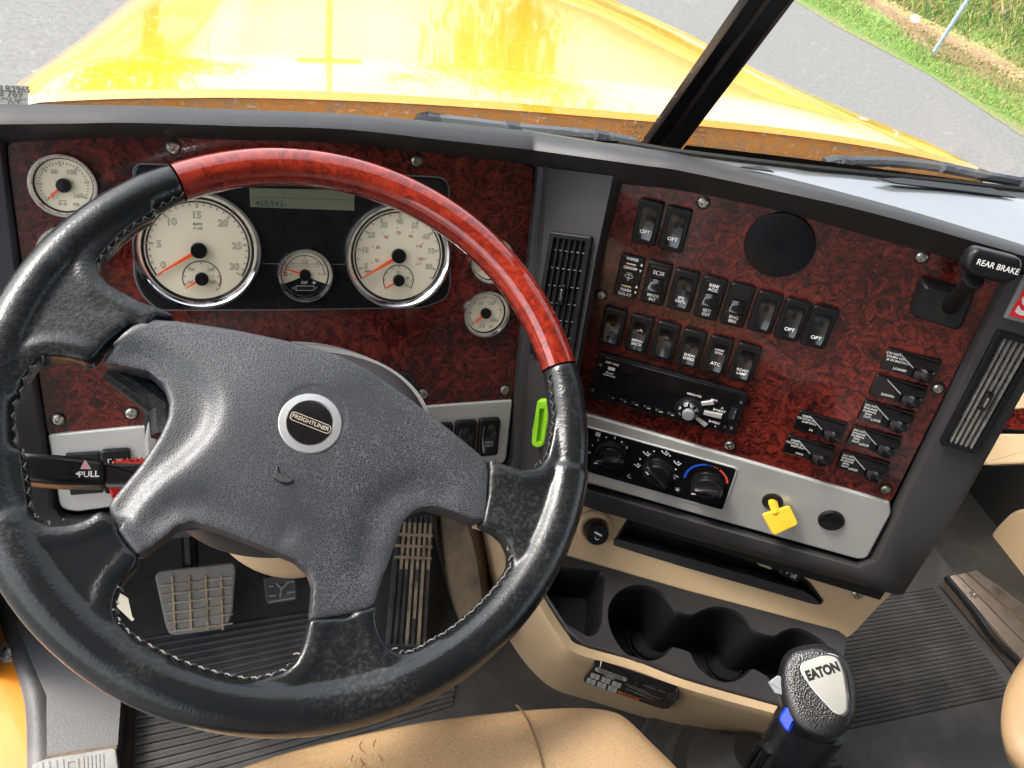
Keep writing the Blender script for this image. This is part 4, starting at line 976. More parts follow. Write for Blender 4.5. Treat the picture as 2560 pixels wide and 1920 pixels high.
def dots(L, r=.0011):
    for x, y in L: q = F.p(1440 + x * .2532, 860 + y * .2532, .002); t.prism(circ(r, (q.x, q.y), 12), .0012, .0015)
dots([(163, 1003), (298, 925), (452, 969), (633, 1140), (770, 1062), (926, 1106), (985, 1242)])
q = F.p(1440 + 216 * .2532, 860 + 895 * .2532, .002)
for a in range(4): t.prism(circ(.0018, (q.x + .0022 * math.cos(a * 1.57 + .7), q.y + .0022 * math.sin(a * 1.57 + .7)), 10), .0012, .0015)
for x, y in ((693, 1083), (876, 1076), (598, 1197), (996, 1178)):
    q = F.p(1440 + x * .2532, 860 + y * .2532, .002); t.mat(M_WHITE)
    t.prism(circ(.0013, (q.x + .0015, q.y + .0018), 10), .0012, .0015); tick(t, -.004, .004, .0013, -25, .0015, (q.x, q.y - .0014)); tick(t, 0, .0042, .0013, 55, .0015, (q.x + .0026, q.y - .002))
    if x != 598: t.prism(circ(.0010, (q.x - .0036, q.y + .0014), 10), .0012, .0015)
q = F.p(1440 + 972 * .2532, 860 + 1310 * .2532, .002); arc(t, .0065, .0007, 35, 145, .0015, 12, (q.x, q.y - .004)); arc(t, .0025, .0007, 35, 145, .0015, 8, (q.x, q.y - .0055))
for dx in (-.002, 0, .002): tick(t, -.002, .002, .0006, 80, .0015, (q.x + dx, q.y + .0003))
q = F.p(1440 + 1000 * .2532, 860 + 1440 * .2532, .002)
t.mat(M_WHITE)
for a in range(3): tick(t, -.0034, .0034, .0008, a * 60 + 15, .0015, (q.x, q.y))
q = F.p(1440 + 525 * .2532, 860 + 1307 * .2532, .002); arc(t, .0022, .0008, 60, 300, .0015, 12, (q.x, q.y)); tick(t, 0, .003, .0008, 0, .0015, (q.x, q.y - .0022))
q = F.p(1440 + 1280 * .2532, 860 + 1360 * .2532, .002); ra = (F.p(1440 + 1280 * .2532, 860 + 1205 * .2532, .002) - q).length * 1.06
t.mat(M_BLUEINK); arc(t, ra, .0026, 100, 188, .0015, 24, (q.x, q.y)); t.mat(M_RED_INK); arc(t, ra, .0026, 14, 64, .0015, 16, (q.x, q.y))
for a in (94, 88): t.mat(M_BLUEINK); arc(t, ra, .0022, a - 1.4, a + 1.4, .0015, 3, (q.x, q.y))
for a in (81, 73): t.mat(M_RED_INK); arc(t, ra, .0022, a - 1.6, a + 1.6, .0015, 3, (q.x, q.y))
obj('lettering', t, F, clim, smooth=0)
# --- power socket and blanking plug on the aluminium
mb = MB().mat(M_VOID); mb.lathe([(.0125, 0), (.0125, .0015), (.0108, .0022), (.0100, .0006), (.0001, .0004)], 32); obj('ignition_barrel', mb, PB.at(1931, 1253, .006), dash)
mb = MB().mat(M_SATIN); mb.lathe([(.0155, 0), (.0153, .002), (.0135, .0034), (.0110, .0030), (.0001, .0026)], 36); obj('blanking_plug', mb, PB.at(2078, 1300, .006), dash)
# --- rear brake lever
RBF = PB.at(2355, 750, .002)
mb = MB().mat(M_PLASTIC2); P = ccw(RBF.pts([(2307, 689), (2430, 722), (2434, 738), (2404, 812), (2390, 817), (2276, 783), (2273, 770), (2298, 692)], .0)); pp_ = rnd_poly(P, .008)
c_ = (sum(p[0] for p in pp_) / len(pp_), sum(p[1] for p in pp_) / len(pp_))
sc = lambda k: [(c_[0] + (x - c_[0]) * k, c_[1] + (y - c_[1]) * k) for x, y in pp_]
mb.loft([[(x, y, 0) for x, y in sc(1)], [(x, y, .004) for x, y in sc(.99)], [(x, y, .012) for x, y in sc(.88)], [(x, y, .0155) for x, y in sc(.76)]], closed=True); mb.add([(x, y, .0155) for x, y in sc(.76)], [tuple(range(len(pp_)))])
rb = obj('brake_lever_base', mb, RBF, dash, smooth=50)
hs = RBF.p(2368, 762, .0157); mb = MB().mat(M_VOID); mb.prism(rrect(.016, .026, .002, (hs.x, hs.y - .002)), .0150, .0160); obj('lever_slot', mb, RBF, rb)
a0 = RBF.w(*RBF.p(2372, 768, .012)[:3]); a1 = PB.hit(2434, 700, .062); 
ld = (a1 - a0)
mb = MB().mat(M_SATIN); mb.tube([L_(a0), L_(a0 + ld * .5), L_(a1)], [.0088, .0080, .0092], 14, flat=.8); obj('brake_lever', mb, WF, rb)
hx = (PB.hit(2540, 686, .062) - PB.hit(2416, 657, .066)); HC = (PB.hit(2540, 686, .062) + PB.hit(2416, 657, .066)) / 2
HF = Frame(PB.hit(2478, 664, .064), PB.hit(2545, 684, .064) - PB.hit(2412, 650, .064), PB.az + Vector((-.1, -.1, .25)))
mb = MB().mat(M_SATIN); HL = (PB.hit(2548, 684, .064) - PB.hit(2410, 650, .064)).length
prof = rnd_poly([(-HL / 2, -.006), (-HL / 2 * .6, -.0125), (HL / 2 * .75, -.0125), (HL / 2, -.006), (HL / 2, .006), (HL / 2 * .8, .0125), (-HL / 2 * .8, .0125), (-HL / 2, .006)], .006)
mb.prism(prof, -.010, .006, .005, seg=4, bottom=True); hb = obj('brake_handle', mb, HF, rb, smooth=60)
t = MB(); t.text('REAR BRAKE', .0035, .001, .0062, .0074, M_WHITE, off=.006, sx=.86, rot=0); obj('lettering', t, HF, hb, smooth=0)
# --- air vents
def vent(F, quad_, nb, mat_f, label, knobpx, cross, lean_, mat_l=None):
    mat_l = mat_l or M_SATIN
    A = ccw(F.pts(quad_, .004)); fo = rnd_poly(A, .003); 
    f_ = MB().mat(mat_f); k_in = inset(A, .0055); f_.prism(fo, 0, .006, .0015, holes=[rnd_poly(k_in, .001)]); v = obj('air_vent', f_, F, dash, label=label)
    bk = MB().mat(M_VOID); bk.prism(k_in, -.004, .0003); obj('vent_throat', bk, F, v)
    P = [Vector((x, y)) for x, y in F.pts(quad_, .004)]; tl, tr_, br, bl = P
    ins = .007; ux = (tr_ - tl).normalized(); uy = (bl - tl).normalized()
    def q(s, t): a = tl.lerp(tr_, s); b = bl.lerp(br, s); return a.lerp(b, t)
    for i in range(nb):
        s = .16 + .68 * (i + .5) / nb; a, b = q(s, .04), q(s, .96); w = .0009; m_ = MB().mat(mat_l)
        d_ = Vector((w, 0)); dz = .0048
        m_.loft([[(a.x - w, a.y, .0005), (b.x - w, b.y, .0005)], [(a.x - w + lean_, a.y, dz), (b.x - w + lean_, b.y, dz)], [(a.x + w + lean_, a.y, dz), (b.x + w + lean_, b.y, dz)], [(a.x + w, a.y, .0005), (b.x + w, b.y, .0005)]])
        obj('louver', m_, F, v, group='vent louvers')
    for tt in cross:
        a, b = q(.1, tt), q(.9, tt); m_ = MB().mat(M_SATIN); m_.tube([(a.x, a.y, .0022), (b.x, b.y, .0022)], .0008, 6); obj('cross_bar', m_, F, v, group='vent cross bars')
    c_ = F.p(*knobpx, .006); m_ = MB().mat(M_BLACK); ang = math.atan2(uy.y, uy.x) + math.pi / 2; m_.T = Matrix.Translation((c_.x, c_.y, .0045)) @ Matrix.Rotation(ang, 4, 'Z')
    m_.prism(rrect(.0068, .022, .001), 0, .0045, .001); m_.mat(M_CHROME).prism(rrect(.0025, .012, .0006), .0045, .0052, .0003); obj('vent_knob', m_, F, v)
vent(PC.off(0, 0, .008), [(1376, 578), (1481, 592), (1432, 895), (1324, 884)], 5, M_SATIN, 'tall narrow vent between the two wood panels', (1405, 736), [.14, .28, .42, .56, .7, .84], 0)
vent(PB.off(0, 0, .014), [(2494, 826), (2602, 856), (2441, 1136), (2348, 1108)], 5, M_SATIN, 'tilted vent beside the right wood panel', (2464, 1002), [.2, .36, .75], .001, M_LOUVER)
# red reflector sign at the far right
mb = MB().mat(M_GREYB); mb.prism(rnd_poly(ccw(PB.pts([(2562, 690), (2700, 725), (2640, 830), (2509, 797)], .018)), .002), .012, .018, .002); sg = obj('warning_plate', mb, PB, dash, label='red plate with white letters at the frame edge')
mb = MB().mat(M_REDP); mb.prism(ccw(PB.pts([(2570, 705), (2690, 735), (2632, 820), (2523, 789)], .019)), .015, .0188); q = PB.p(2590, 762, .019); q = PB.p(2566, 765, .019); mb.text('S', q.x, q.y, .0190, .030, M_WHITE, off=.04); obj('red_face', mb, PB, sg, smooth=0)

# ================================================================ things on or near the dashboard
# lime clip on the column
CF = PC.off(0, 0, .010)
P = [(1342, 1001), (1372, 1001), (1374, 1030), (1360, 1110), (1352, 1119), (1338, 1120), (1328, 1112), (1328, 1095)]
mb = MB().mat(M_GREEN); mb.prism(rnd_poly(ccw(CF.pts(P, .008)), .004), 0, .008, .002, holes=[rnd_poly(ccw(CF.pts([(1349, 1021), (1362, 1021), (1352, 1106), (1340, 1106)], .008)), .001)])
mb.prism(ccw(CF.pts([(1345, 1016), (1366, 1016), (1356, 1110), (1336, 1110)], .002)), 0, .002); 
q = CF.p(1337, 1060, .0085); mb.text('EMERGENCY', q.x, q.y, .0082, .0042, M_GREEN, rot=1.45)
obj('clip', mb, CF, label='lime green plastic tool clipped to the dark column right of the steering wheel', cat='clip')
# yellow key tag hanging from the ignition
KFr = PB.at(1949, 1300, .022)
key = empty('ignition_key', KFr, label='yellow square-tagged key standing in the ignition on the aluminium strip', cat='key')
F2 = Frame(KFr.o, PB.ax, PB.az + Vector((0, 0, .5)))
mb = MB().mat(M_YELLOW); mb.prism(rnd_poly(ccw(F2.pts([(1904, 1286), (1974, 1264), (1996, 1310), (1938, 1337), (1930, 1333)], .0)), .004), -.003, .0015, .0012, bottom=True); obj('tag', mb, F2, key)
mb = MB().mat(M_YELLOW); mb.tube([L_(PB.hit(1932, 1252, .003)), L_(PB.hit(1934, 1262, .014)), L_(F2.hit(1940, 1280, -.001))], [.0062, .0066, .006], 10, flat=.7); obj('shank', mb, WF, key)

# ================================================================ STEERING WHEEL
RW = .2285
whl = empty('steering_wheel', PW, label='black leather four-spoke steering wheel with a red burl upper arc and round chrome horn badge', cat='steering wheel')
def wp(L, h=0): return PW.pts(L, h)
def ang_of(px, py): p = PW.p(px, py, .004); return math.atan2(p.y, p.x)
aL, aR = ang_of(449, 460), ang_of(1395, 916)
# wood arc
mb = MB().mat(M_RIMWOOD); n = 90; rows = []
for i in range(n + 1):
    a = aR + (aL - aR) * i / n; o = Vector((math.cos(a), math.sin(a), 0)); c = o * RW; k = 24
    rows.append([c + o * (.0165 * math.cos(2 * math.pi * j / k)) + Vector((0, 0, .0165 * math.sin(2 * math.pi * j / k))) for j in range(k)])
mb.loft(rows, closed=True); obj('wood_arc', mb, PW, whl, smooth=60)
# leather rim with flares, grown together
mb = MB(); n = 200; rows = []
a1 = aL; a2 = aR + 2 * math.pi
for i in range(n + 1):
    a = a1 + (a2 - a1) * i / n; o = Vector((math.cos(a), math.sin(a), 0)); k = 20
    e0 = min(i, n - i) / n * 40; r = .0172 + .0016 * min(1, e0) * (1 if i > n * .18 or True else 0)
    if math.sin(a) < -.3: r += .0012
    else: r -= .0010
    rows.append([o * (RW - (.001 if math.sin(a) < 0 else 0)) + o * (r * math.cos(2 * math.pi * j / k)) + Vector((0, 0, r * math.sin(2 * math.pi * j / k))) for j in range(k)])
mb.loft(rows, closed=True, cap=True)
FL = [
 [(390, 540), (345, 566), (300, 603), (268, 640), (246, 665), (248, 690), (276, 722), (350, 762), (432, 794), (440, 805), (372, 797), (326, 820), (268, 868), (236, 908), (218, 914), (172, 902), (120, 899), (92, 914), (66, 953), (20, 980), (-10, 900), (10, 760), (100, 620), (220, 520)],
 [(60, 1126), (74, 1230), (80, 1282), (92, 1302), (128, 1318), (175, 1316), (218, 1303), (257, 1278), (280, 1308), (323, 1371), (352, 1396), (336, 1428), (306, 1459), (290, 1498), (287, 1529), (300, 1560), (350, 1604), (428, 1643), (420, 1700), (300, 1650), (150, 1500), (20, 1300), (10, 1130)],
 [(772, 1548), (860, 1546), (938, 1512), (936, 1545), (942, 1580), (960, 1612), (984, 1631), (1010, 1635), (1040, 1623), (1100, 1590), (1140, 1640), (1000, 1740), (800, 1780), (600, 1760), (600, 1702), (655, 1694), (708, 1680), (739, 1653), (758, 1610), (766, 1575)],
 [(1216, 1150), (1258, 1168), (1300, 1180), (1338, 1174), (1360, 1146), (1370, 1105), (1380, 1040), (1420, 1040), (1430, 1200), (1400, 1350), (1340, 1440), (1255, 1470), (1238, 1462), (1262, 1440), (1274, 1412), (1273, 1386), (1260, 1356), (1238, 1336), (1198, 1316), (1214, 1240)]]
for L in FL:
    p = rnd_poly(ccw(wp(L)), .002, 2); mb.prism(p, -.0135, .0105, 0, bottom=True)
EDG = [[(392, 545), (345, 566), (300, 603), (268, 640), (246, 665), (248, 690), (276, 722), (350, 762), (398, 781)],
 [(236, 908), (218, 914), (172, 902), (120, 899), (92, 914), (66, 953), (56, 1000)],
 [(60, 1126), (74, 1230), (80, 1282), (92, 1302), (128, 1318), (175, 1316), (218, 1303), (257, 1278)],
 [(352, 1396), (336, 1428), (306, 1459), (290, 1498), (287, 1529), (300, 1560), (350, 1604), (428, 1643), (470, 1662)],
 [(937, 1530), (936, 1550), (942, 1580), (960, 1612), (984, 1631), (1010, 1635), (1040, 1623), (1090, 1590)],
 [(600, 1702), (655, 1694), (708, 1680), (739, 1653), (758, 1610), (766, 1575), (769, 1562)],
 [(1236, 1159), (1262, 1169), (1300, 1180), (1338, 1174), (1360, 1146), (1370, 1105), (1378, 1060)],
 [(1240, 1462), (1262, 1440), (1274, 1412), (1273, 1386), (1260, 1356), (1238, 1336), (1214, 1323)]]
def inside(p, poly):
    c = False; n_ = len(poly)
    for i in range(n_):
        (x1, y1), (x2, y2) = poly[i], poly[i - 1]
        if (y1 > p[1]) != (y2 > p[1]) and p[0] < (x2 - x1) * (p[1] - y1) / (y2 - y1) + x1: c = not c
    return c
for ei, L in enumerate(EDG):
    P = smooth_line([Vector((*q, .0020)) for q in wp(L)], 4); poly = wp(FL[ei // 2]); q = []; k = len(P) // 2
    nrm_ = lambda i: (lambda t_: Vector((-t_.y, t_.x, 0)))((P[min(i + 1, len(P) - 1)] - P[max(i - 1, 0)]).normalized())
    votes = sum(1 if inside(P[i] + nrm_(i) * .004, poly) else -1 for i in range(2, len(P) - 2)); sg = 1 if votes > 0 else -1
    mb.tube([P[i] + nrm_(i) * .0095 * sg for i in range(len(P))], .0105, 12)
RIMV = .0014
leather = remesh(mb, RIMV, 26, .5); leather.mats = [M_LEATHER]; leather.m = [0] * len(leather.f)
lo = obj('leather_rim', leather, PW, whl, smooth=80)
# stitching round the inside of the leather
st = MB().mat(M_THREAD); N = 190
lv = np.array([v[:] for v in leather.v]); 
inner = {}
for v in leather.v:
    if abs(v.z - .004) < .0016:
        pass
def rim_inner(a, zt):
    return None
for i in range(N):
    a = a1 + .02 + (a2 - a1 - .04) * i / N; aw = a % (2 * math.pi)
    o = Vector((math.cos(a), math.sin(a), 0)); t = Vector((-o.y, o.x, 0))
    # nearest leather surface from inside at this angle
    d = lv[:, 0] * o.x + lv[:, 1] * o.y; s = np.abs(lv[:, 0] * t.x + lv[:, 1] * t.y)
    mk = (s < .0016) & (d > .1) & (np.abs(lv[:, 2] - .007) < .0014)
    if not mk.any(): continue
    dd = d[mk].min()
    if dd < .185: continue
    c = o * (dd - .0002) + Vector((0, 0, .007)); sg = 1 if i % 2 else -1
    st.mat(M_THREADW if math.sin(a) < -.55 else M_THREAD)
    st.tube([c - t * .0022 + Vector((0, 0, -.0026 * sg)), c - o * .0008, c + t * .0022 + Vector((0, 0, .0026 * sg))], .0007, 5)
obj('stitching', st, PW, whl, smooth=60)
# hub pad
PAD = [(253, 900), (262, 880), (272, 865), (300, 838), (330, 815), (373, 799), (447, 804), (583, 827), (719, 858), (850, 896), (928, 935), (1025, 1002), (1122, 1075), (1192, 1130), (1215, 1152), (1222, 1184), (1218, 1240), (1216, 1290), (1208, 1305), (1172, 1296), (1134, 1280), (1076, 1266), (1036, 1276), (1007, 1304), (984, 1366), (960, 1435), (937, 1514), (920, 1525), (860, 1540), (790, 1551), (777, 1545), (782, 1500), (784, 1463), (772, 1430), (739, 1400), (661, 1369), (564, 1330), (486, 1305), (447, 1313), (420, 1336), (389, 1362), (352, 1391), (340, 1388), (323, 1366), (296, 1330), (276, 1292), (268, 1262), (274, 1248), (350, 1157), (397, 1087), (418, 1040), (422, 1002), (408, 959), (373, 924), (311, 910), (262, 906)]
mb = MB(); p = rnd_poly(ccw(wp(PAD, .006)), .0015, 2); mb.prism(p, -.022, .0125, .003, bottom=True)
crease = np.array([v[:2] for v in smooth_line([Vector((*q, 0)) for q in wp([(300, 862), (360, 872), (428, 900), (505, 958), (535, 1009), (520, 1075), (467, 1138), (408, 1186), (360, 1235), (320, 1290)], .006)], 5)])
cr2 = np.array(wp([(1100, 1230), (1040, 1215), (985, 1230), (940, 1280), (915, 1350), (905, 1420)], .006))
cr3 = np.array(wp([(700, 1340), (620, 1295), (520, 1262), (440, 1265), (385, 1300)], .006))
def seg_dist(P, L):
    best = np.full(len(P), 9.0); side = np.zeros(len(P))
    for a, b in zip(L[:-1], L[1:]):
        ab = b - a; t = np.clip(((P - a) @ ab) / (ab @ ab), 0, 1); q = a + t[:, None] * ab; d = np.linalg.norm(P - q, axis=1)
        cr = ab[0] * (P[:, 1] - a[1]) - ab[1] * (P[:, 0] - a[0]); mk = d < best; best[mk] = d[mk]; side[mk] = np.sign(cr[mk])
    return best, side
def shape(co):
    P = co[:, :2]; up = np.clip((co[:, 2] + .004) / .010, 0, 1)
    rr = np.linalg.norm(P - np.array([-.0, -.01]), axis=1)
    co[:, 2] += up * (.010 * np.exp(-(rr / .10) ** 2) - .004)
    d, s = seg_dist(P, crease); f = 1 / (1 + np.exp(np.clip(s * d / .0034, -30, 30)))   # right of the line (towards the spoke edge) drops
    m_ = np.clip((-.052 - P[:, 0]) / .02, 0, 1) * np.clip((.078 - P[:, 1]) / .012, 0, 1) * np.clip((P[:, 1] + .100) / .02, 0, 1)
    wgt = np.clip((.13 - d) / .05, 0, 1)
    co[:, 2] -= up * m_ * f * wgt * .0075
    for L in (cr2, cr3):
        d, s = seg_dist(P, L); co[:, 2] -= up * .0026 * np.exp(-(d / .012) ** 2)
    e = np.linalg.norm(P - np.array([-.001, -.0095]), axis=1); co[:, 2] = np.where((e < .026) & (co[:, 2] > 0), co[:, 2] * .0 + .0175, co[:, 2])
    return co
pad = remesh(mb, .0013, 12, .5, shape); pad.mats = [M_PAD]; pad.m = [0] * len(pad.f)
obj('hub_pad', pad, PW, whl, smooth=80)
q = PW.p(776, 1058, .018)
BF = PW.off(q.x, q.y, .0172)
kpx = (PW.p(856, 1058, .018) - PW.p(696, 1058, .018)).x / 2
mb = MB().mat(plain('badge_ring', (.75, .76, .78), .3, metal=.85)); mb.lathe([(kpx, -.002), (kpx, .0008), (kpx * .97, .0018), (kpx * .76, .0022), (kpx * .73, .0008)], 64); mb.f.pop(); mb.m.pop()
bd = obj('horn_badge', mb, BF, whl)
mb = MB().mat(M_BLACK); mb.lathe([(kpx * .74, .0006), (kpx * .70, .0016), (kpx * .45, .0022), (.0001, .0024)], 48); obj('badge_face', mb, BF, bd)
t = MB(); ra_ = -.46; pill = rrect(kpx * 1.36, kpx * .30, kpx * .14, n=5); pil2 = rrect(kpx * 1.30, kpx * .245, kpx * .12, n=5)
rt = lambda P: [(x * math.cos(ra_) - y * math.sin(ra_), x * math.sin(ra_) + y * math.cos(ra_)) for x, y in P]
t.mat(plain('badge_ink', (.3, .26, .2), .4)).prism(rt(pill), .0020, .0026); t.mat(M_BLACK).prism(rt(pil2), .0021, .0028)
t.text('FREIGHTLINER', 0, 0, .0029, kpx * .19, t.mats[0], off=.02, rot=ra_, sx=1.0); obj('lettering', t, BF, bd, smooth=0)
q = PW.p(706, 1192, .012); HI = PW.off(q.x, q.y, .0185)
t = MB().mat(M_PLASTIC); t.prism(rt([(-.007, .006), (-.004, .001), (.004, -.001), (.009, -.0005), (.006, -.004), (.0, -.0055), (-.006, -.004)]), -.004, -.0004, .0005); obj('horn_symbol', t, HI, whl)
# spoke undersides and hub cup behind the pad
mb = MB().mat(M_PLASTIC2); mb.prism(inset(ccw(wp([(310, 905), (370, 925), (425, 1000), (405, 1100), (300, 1240), (300, 1300), (400, 1330), (560, 1310), (760, 1390), (790, 1500), (920, 1500), (1000, 1290), (1200, 1280), (1190, 1160), (930, 960), (600, 850), (380, 820), (300, 850)], .0)), .004), -.040, -.018, .004, bottom=True); obj('spoke_frame', mb, PW, whl)
mb = MB().mat(M_LEATHER); mb.tube([(wp([(262, 900)])[0][0], wp([(262, 900)])[0][1], -.022), (wp([(330, 935)])[0][0], wp([(330, 935)])[0][1], -.03), (wp([(400, 985)])[0][0], wp([(400, 985)])[0][1], -.034), (wp([(408, 1060)])[0][0], wp([(408, 1060)])[0][1], -.034)], [.008, .012, .013, .012], 10); obj('spoke_cover', mb, PW, whl)

# ================================================================ STEERING COLUMN
SC = PW.off(-.003, -.02, 0)
colm = empty('steering_column', SC, label='steering column shroud with indicator stalk and red hazard tab behind the wheel', cat='steering column')
mb = MB().mat(M_SHROUD)
rows = []; n = 64
for z, rx, ry, oy in ((-.045, .05, .05, .005), (-.055, .105, .078, .006), (-.065, .116, .088, .007), (-.085, .122, .095, .008), (-.115, .122, .096, .011), (-.14, .112, .09, .016), (-.165, .098, .082, .02)):
    rows.append([(rx * math.copysign(abs(math.cos(a)) ** .85, math.cos(a)), oy + ry * math.copysign(abs(math.sin(a)) ** .85, math.sin(a)), z) for a in (2 * math.pi * j / n for j in range(n))])
mb.loft(rows, closed=True); mb.add(rows[0], [tuple(range(n))]); obj('shroud', mb, SC, colm, smooth=70)
mb = MB().mat(M_SHROUD_L); rows = []
for z, rx, ry, oy in ((-.10, .128, .085, .030), (-.14, .134, .10, .034), (-.19, .136, .11, .038), (-.25, .125, .10, .045)):
    rows.append([(rx * math.cos(a), oy + ry * math.sin(a), z) for a in (2 * math.pi * j / n for j in range(n))])
mb.loft(rows, closed=True); mb.add(rows[0], [tuple(range(n))]); obj('upper_cover', mb, SC, colm, smooth=70)
mb = MB().mat(M_BEIGE); rows = []
for z, rx, ry, oy in ((-.140, .080, .085, .01), (-.155, .090, .102, .006), (-.165, .092, .106, .006), (-.18, .086, .10, .01), (-.3, .07, .07, .04), (-.62, .05, .05, .05)):
    rows.append([(rx * math.cos(a), oy + ry * math.sin(a), z) for a in (2 * math.pi * j / n for j in range(n))])
mb.loft(rows, closed=True); obj('lower_ring', mb, SC, colm, smooth=70)
# stalk
KS = PW.off(0, 0, -.055)
SQ = lambda a, b, h=0: KS.p(a, b, h)
mb = MB().mat(M_SATIN); P = [(40, 1128), (120, 1132), (200, 1140), (250, 1146), (262, 1154), (263, 1205), (256, 1213), (200, 1212), (120, 1208), (40, 1200)]
mb.prism(rnd_poly(ccw(KS.pts([(30, 1126), (150, 1135), (262, 1147), (265, 1212), (150, 1211), (30, 1200)], .012)), [0, 0, .006, .006, 0, 0] if area(KS.pts([(30, 1126), (150, 1135), (262, 1147), (265, 1212), (150, 1211), (30, 1200)], .012)) > 0 else [0, 0, .006, .006, 0, 0]), -.010, .012, .0045, seg=4, bottom=True); stalk = obj('indicator_stalk', mb, KS, colm, smooth=60)
mb = MB().mat(M_BLACK); mb.prism(rnd_poly(ccw(KS.pts([(255, 1155), (420, 1160), (420, 1212), (255, 1209)], .008)), .002), -.010, .008, .003, bottom=True); obj('stalk_neck', mb, KS, stalk)
t = MB(); q = SQ(222, 1186, .0125); t.text('PULL', q.x, q.y, .0124, .0066, M_WHITE, off=.02, rot=-.03)
a, b, c = SQ(198, 1178, .0125), SQ(188, 1184, .0125), SQ(198, 1190, .0125); t.mat(M_WHITE).prism([a[:2], b[:2], c[:2]], .0120, .0124)
tri = [SQ(213, 1149, .0125), SQ(201, 1171.5, .0125), SQ(227.5, 1172.5, .0125)]; cc_ = sum(tri, Vector()) / 3
for k, mt, z in ((1, M_WHITE, .0124), (.82, M_REDP, .0125), (.62, M_WHITE, .0126), (.46, M_REDP, .0127), (.22, M_WHITE, .0128)):
    t.mat(mt).prism([(cc_ + (p - cc_) * k)[:2] for p in tri], .0118, z)
obj('lettering', t, KS, stalk, smooth=0)
mb = MB().mat(M_REDP); K2 = PW.off(0, 0, -.085)
mb.prism(rnd_poly(ccw(K2.pts([(278, 1154), (290, 1149), (400, 1143), (400, 1175), (300, 1175)], .006)), .001), -.004, .006, .002, bottom=True); mb.prism(rnd_poly(ccw(K2.pts([(270, 1205), (400, 1195), (400, 1215), (300, 1245), (277, 1243)], .004)), .001), -.004, .004, .002, bottom=True)
hz_ = obj('hazard_tab', mb, K2, colm, label='red hazard tab'); q = K2.p(345, 1153, .0062); t = MB(); t.text('HAZARD', q.x, q.y, .0062, .0085, M_RED_INK, off=.02); obj('lettering', t, K2, hz_, smooth=0)

# ================================================================ CENTRE CONSOLE
con = empty('centre_console', Frame(atz(1710, 1600, -1.2), (1, 0, 0), (0, 0, 1)), label='tan centre console with black cup holder tray below the dashboard', cat='console')
TZ = -.90
TF = Frame(atz(1710, 1600, TZ), (1, 0, 0), (0, 0, 1))
cups = [(1523, 1529), (1527, 1568), (1546, 1610), (1577, 1642), (1612, 1651), (1651, 1642), (1670, 1622), (1682, 1616), (1710, 1624), (1727, 1632), (1739, 1657), (1758, 1680), (1793, 1700), (1828, 1702), (1856, 1688), (1871, 1673), (1883, 1671), (1915, 1688), (1945, 1718), (1985, 1732), (2030, 1725), (2065, 1700), (2080, 1660), (2070, 1625), (2042, 1601), (2011, 1583), (1980, 1577), (1953, 1587), (1933, 1597), (1887, 1585), (1867, 1556), (1836, 1533), (1793, 1523), (1758, 1531), (1731, 1544), (1700, 1539), (1686, 1531), (1663, 1498), (1632, 1476), (1589, 1469), (1554, 1482), (1534, 1502)]
pocket = [(1402, 1424), (1500, 1434), (1506, 1450), (1497, 1560), (1486, 1584), (1470, 1590), (1418, 1560), (1367, 1482), (1370, 1440)]
tray = [(1340, 1372), (1395, 1386), (1710, 1477), (2088, 1576), (2110, 1590), (2116, 1610), (2100, 1680), (2060, 1790), (1933, 1759), (1710, 1696), (1589, 1650), (1453, 1611), (1418, 1580), (1352, 1480), (1330, 1420)]
mb = MB().mat(M_PLASTIC)
cupp = smooth_line([Vector((*q, 0)) for q in TF.pts(cups)], 2, closed=True); cupp = [(v.x, v.y) for v in cupp]
poc = rnd_poly(ccw(TF.pts(pocket)), .004)
mb.prism(ccw(TF.pts(tray)), -.012, .003, .002, holes=[inset(ccw(cupp), -.003), inset(poc, -.003)])
tr_o = obj('cup_holder_tray', mb, TF, con)
for nm, H, dep in (('cup_well', ccw(cupp), .095), ('pocket_well', ccw(poc), .06)):
    mb = MB().mat(M_PLASTIC2); out = inset(H, -.003)
    mb.loft([[(x, y, .003) for x, y in out], [(x, y, .0) for x, y in inset(H, -.001)], [(x, y, -.004) for x, y in H], [(x, y, -dep) for x, y in inset(H, .004 if nm == 'cup_well' else .004)]], closed=True)
    pp3 = [Vector((x, y, -dep)) for x, y in inset(H, .004)]; mb.add(pp3, [tri_up(pp3, t) for t in tessellate_polygon([pp3])])
    obj(nm, mb, TF, tr_o, smooth=60)
for a, b in ((1625, 1600), (1815, 1655)):
    mb = MB().mat(M_SATIN); q = TF.p(a, b, -.085); 
    for rr_ in (.026, .033): mb.lathe([(rr_, -.095), (rr_, -.088), (rr_ - .0025, -.088), (rr_ - .0025, -.095)], 36, c=(q.x, q.y)); mb.f.pop(); mb.m.pop()
    obj('cup_ring', mb, TF, tr_o, group='cup well rings')
def zpath(L, z): return [L_(atz(a, b, z)) for a, b in L]
q0 = [(1335, 1370), (1330, 1420), (1352, 1482), (1416, 1582), (1452, 1614), (1588, 1653), (1709, 1699), (1932, 1762), (2062, 1794), (2104, 1684)]
qa = [(1318, 1366), (1314, 1422), (1338, 1492), (1402, 1598), (1442, 1634), (1582, 1674), (1706, 1719), (1928, 1781), (2066, 1812), (2116, 1688)]
qb = [(1300, 1360), (1298, 1424), (1320, 1500), (1390, 1612), (1434, 1650), (1578, 1692), (1704, 1738), (1926, 1800), (2068, 1830), (2126, 1690)]
qc = [(1160, 1290), (1185, 1360), (1208, 1455), (1274, 1603), (1367, 1712), (1480, 1754), (1708, 1820), (1918, 1857), (2050, 1880), (2100, 1700)]
r_0, r_a, r_b, r_c = zpath(q0, -.902), zpath(qa, -.899), zpath(qb, -.912), zpath(qc, -1.2)
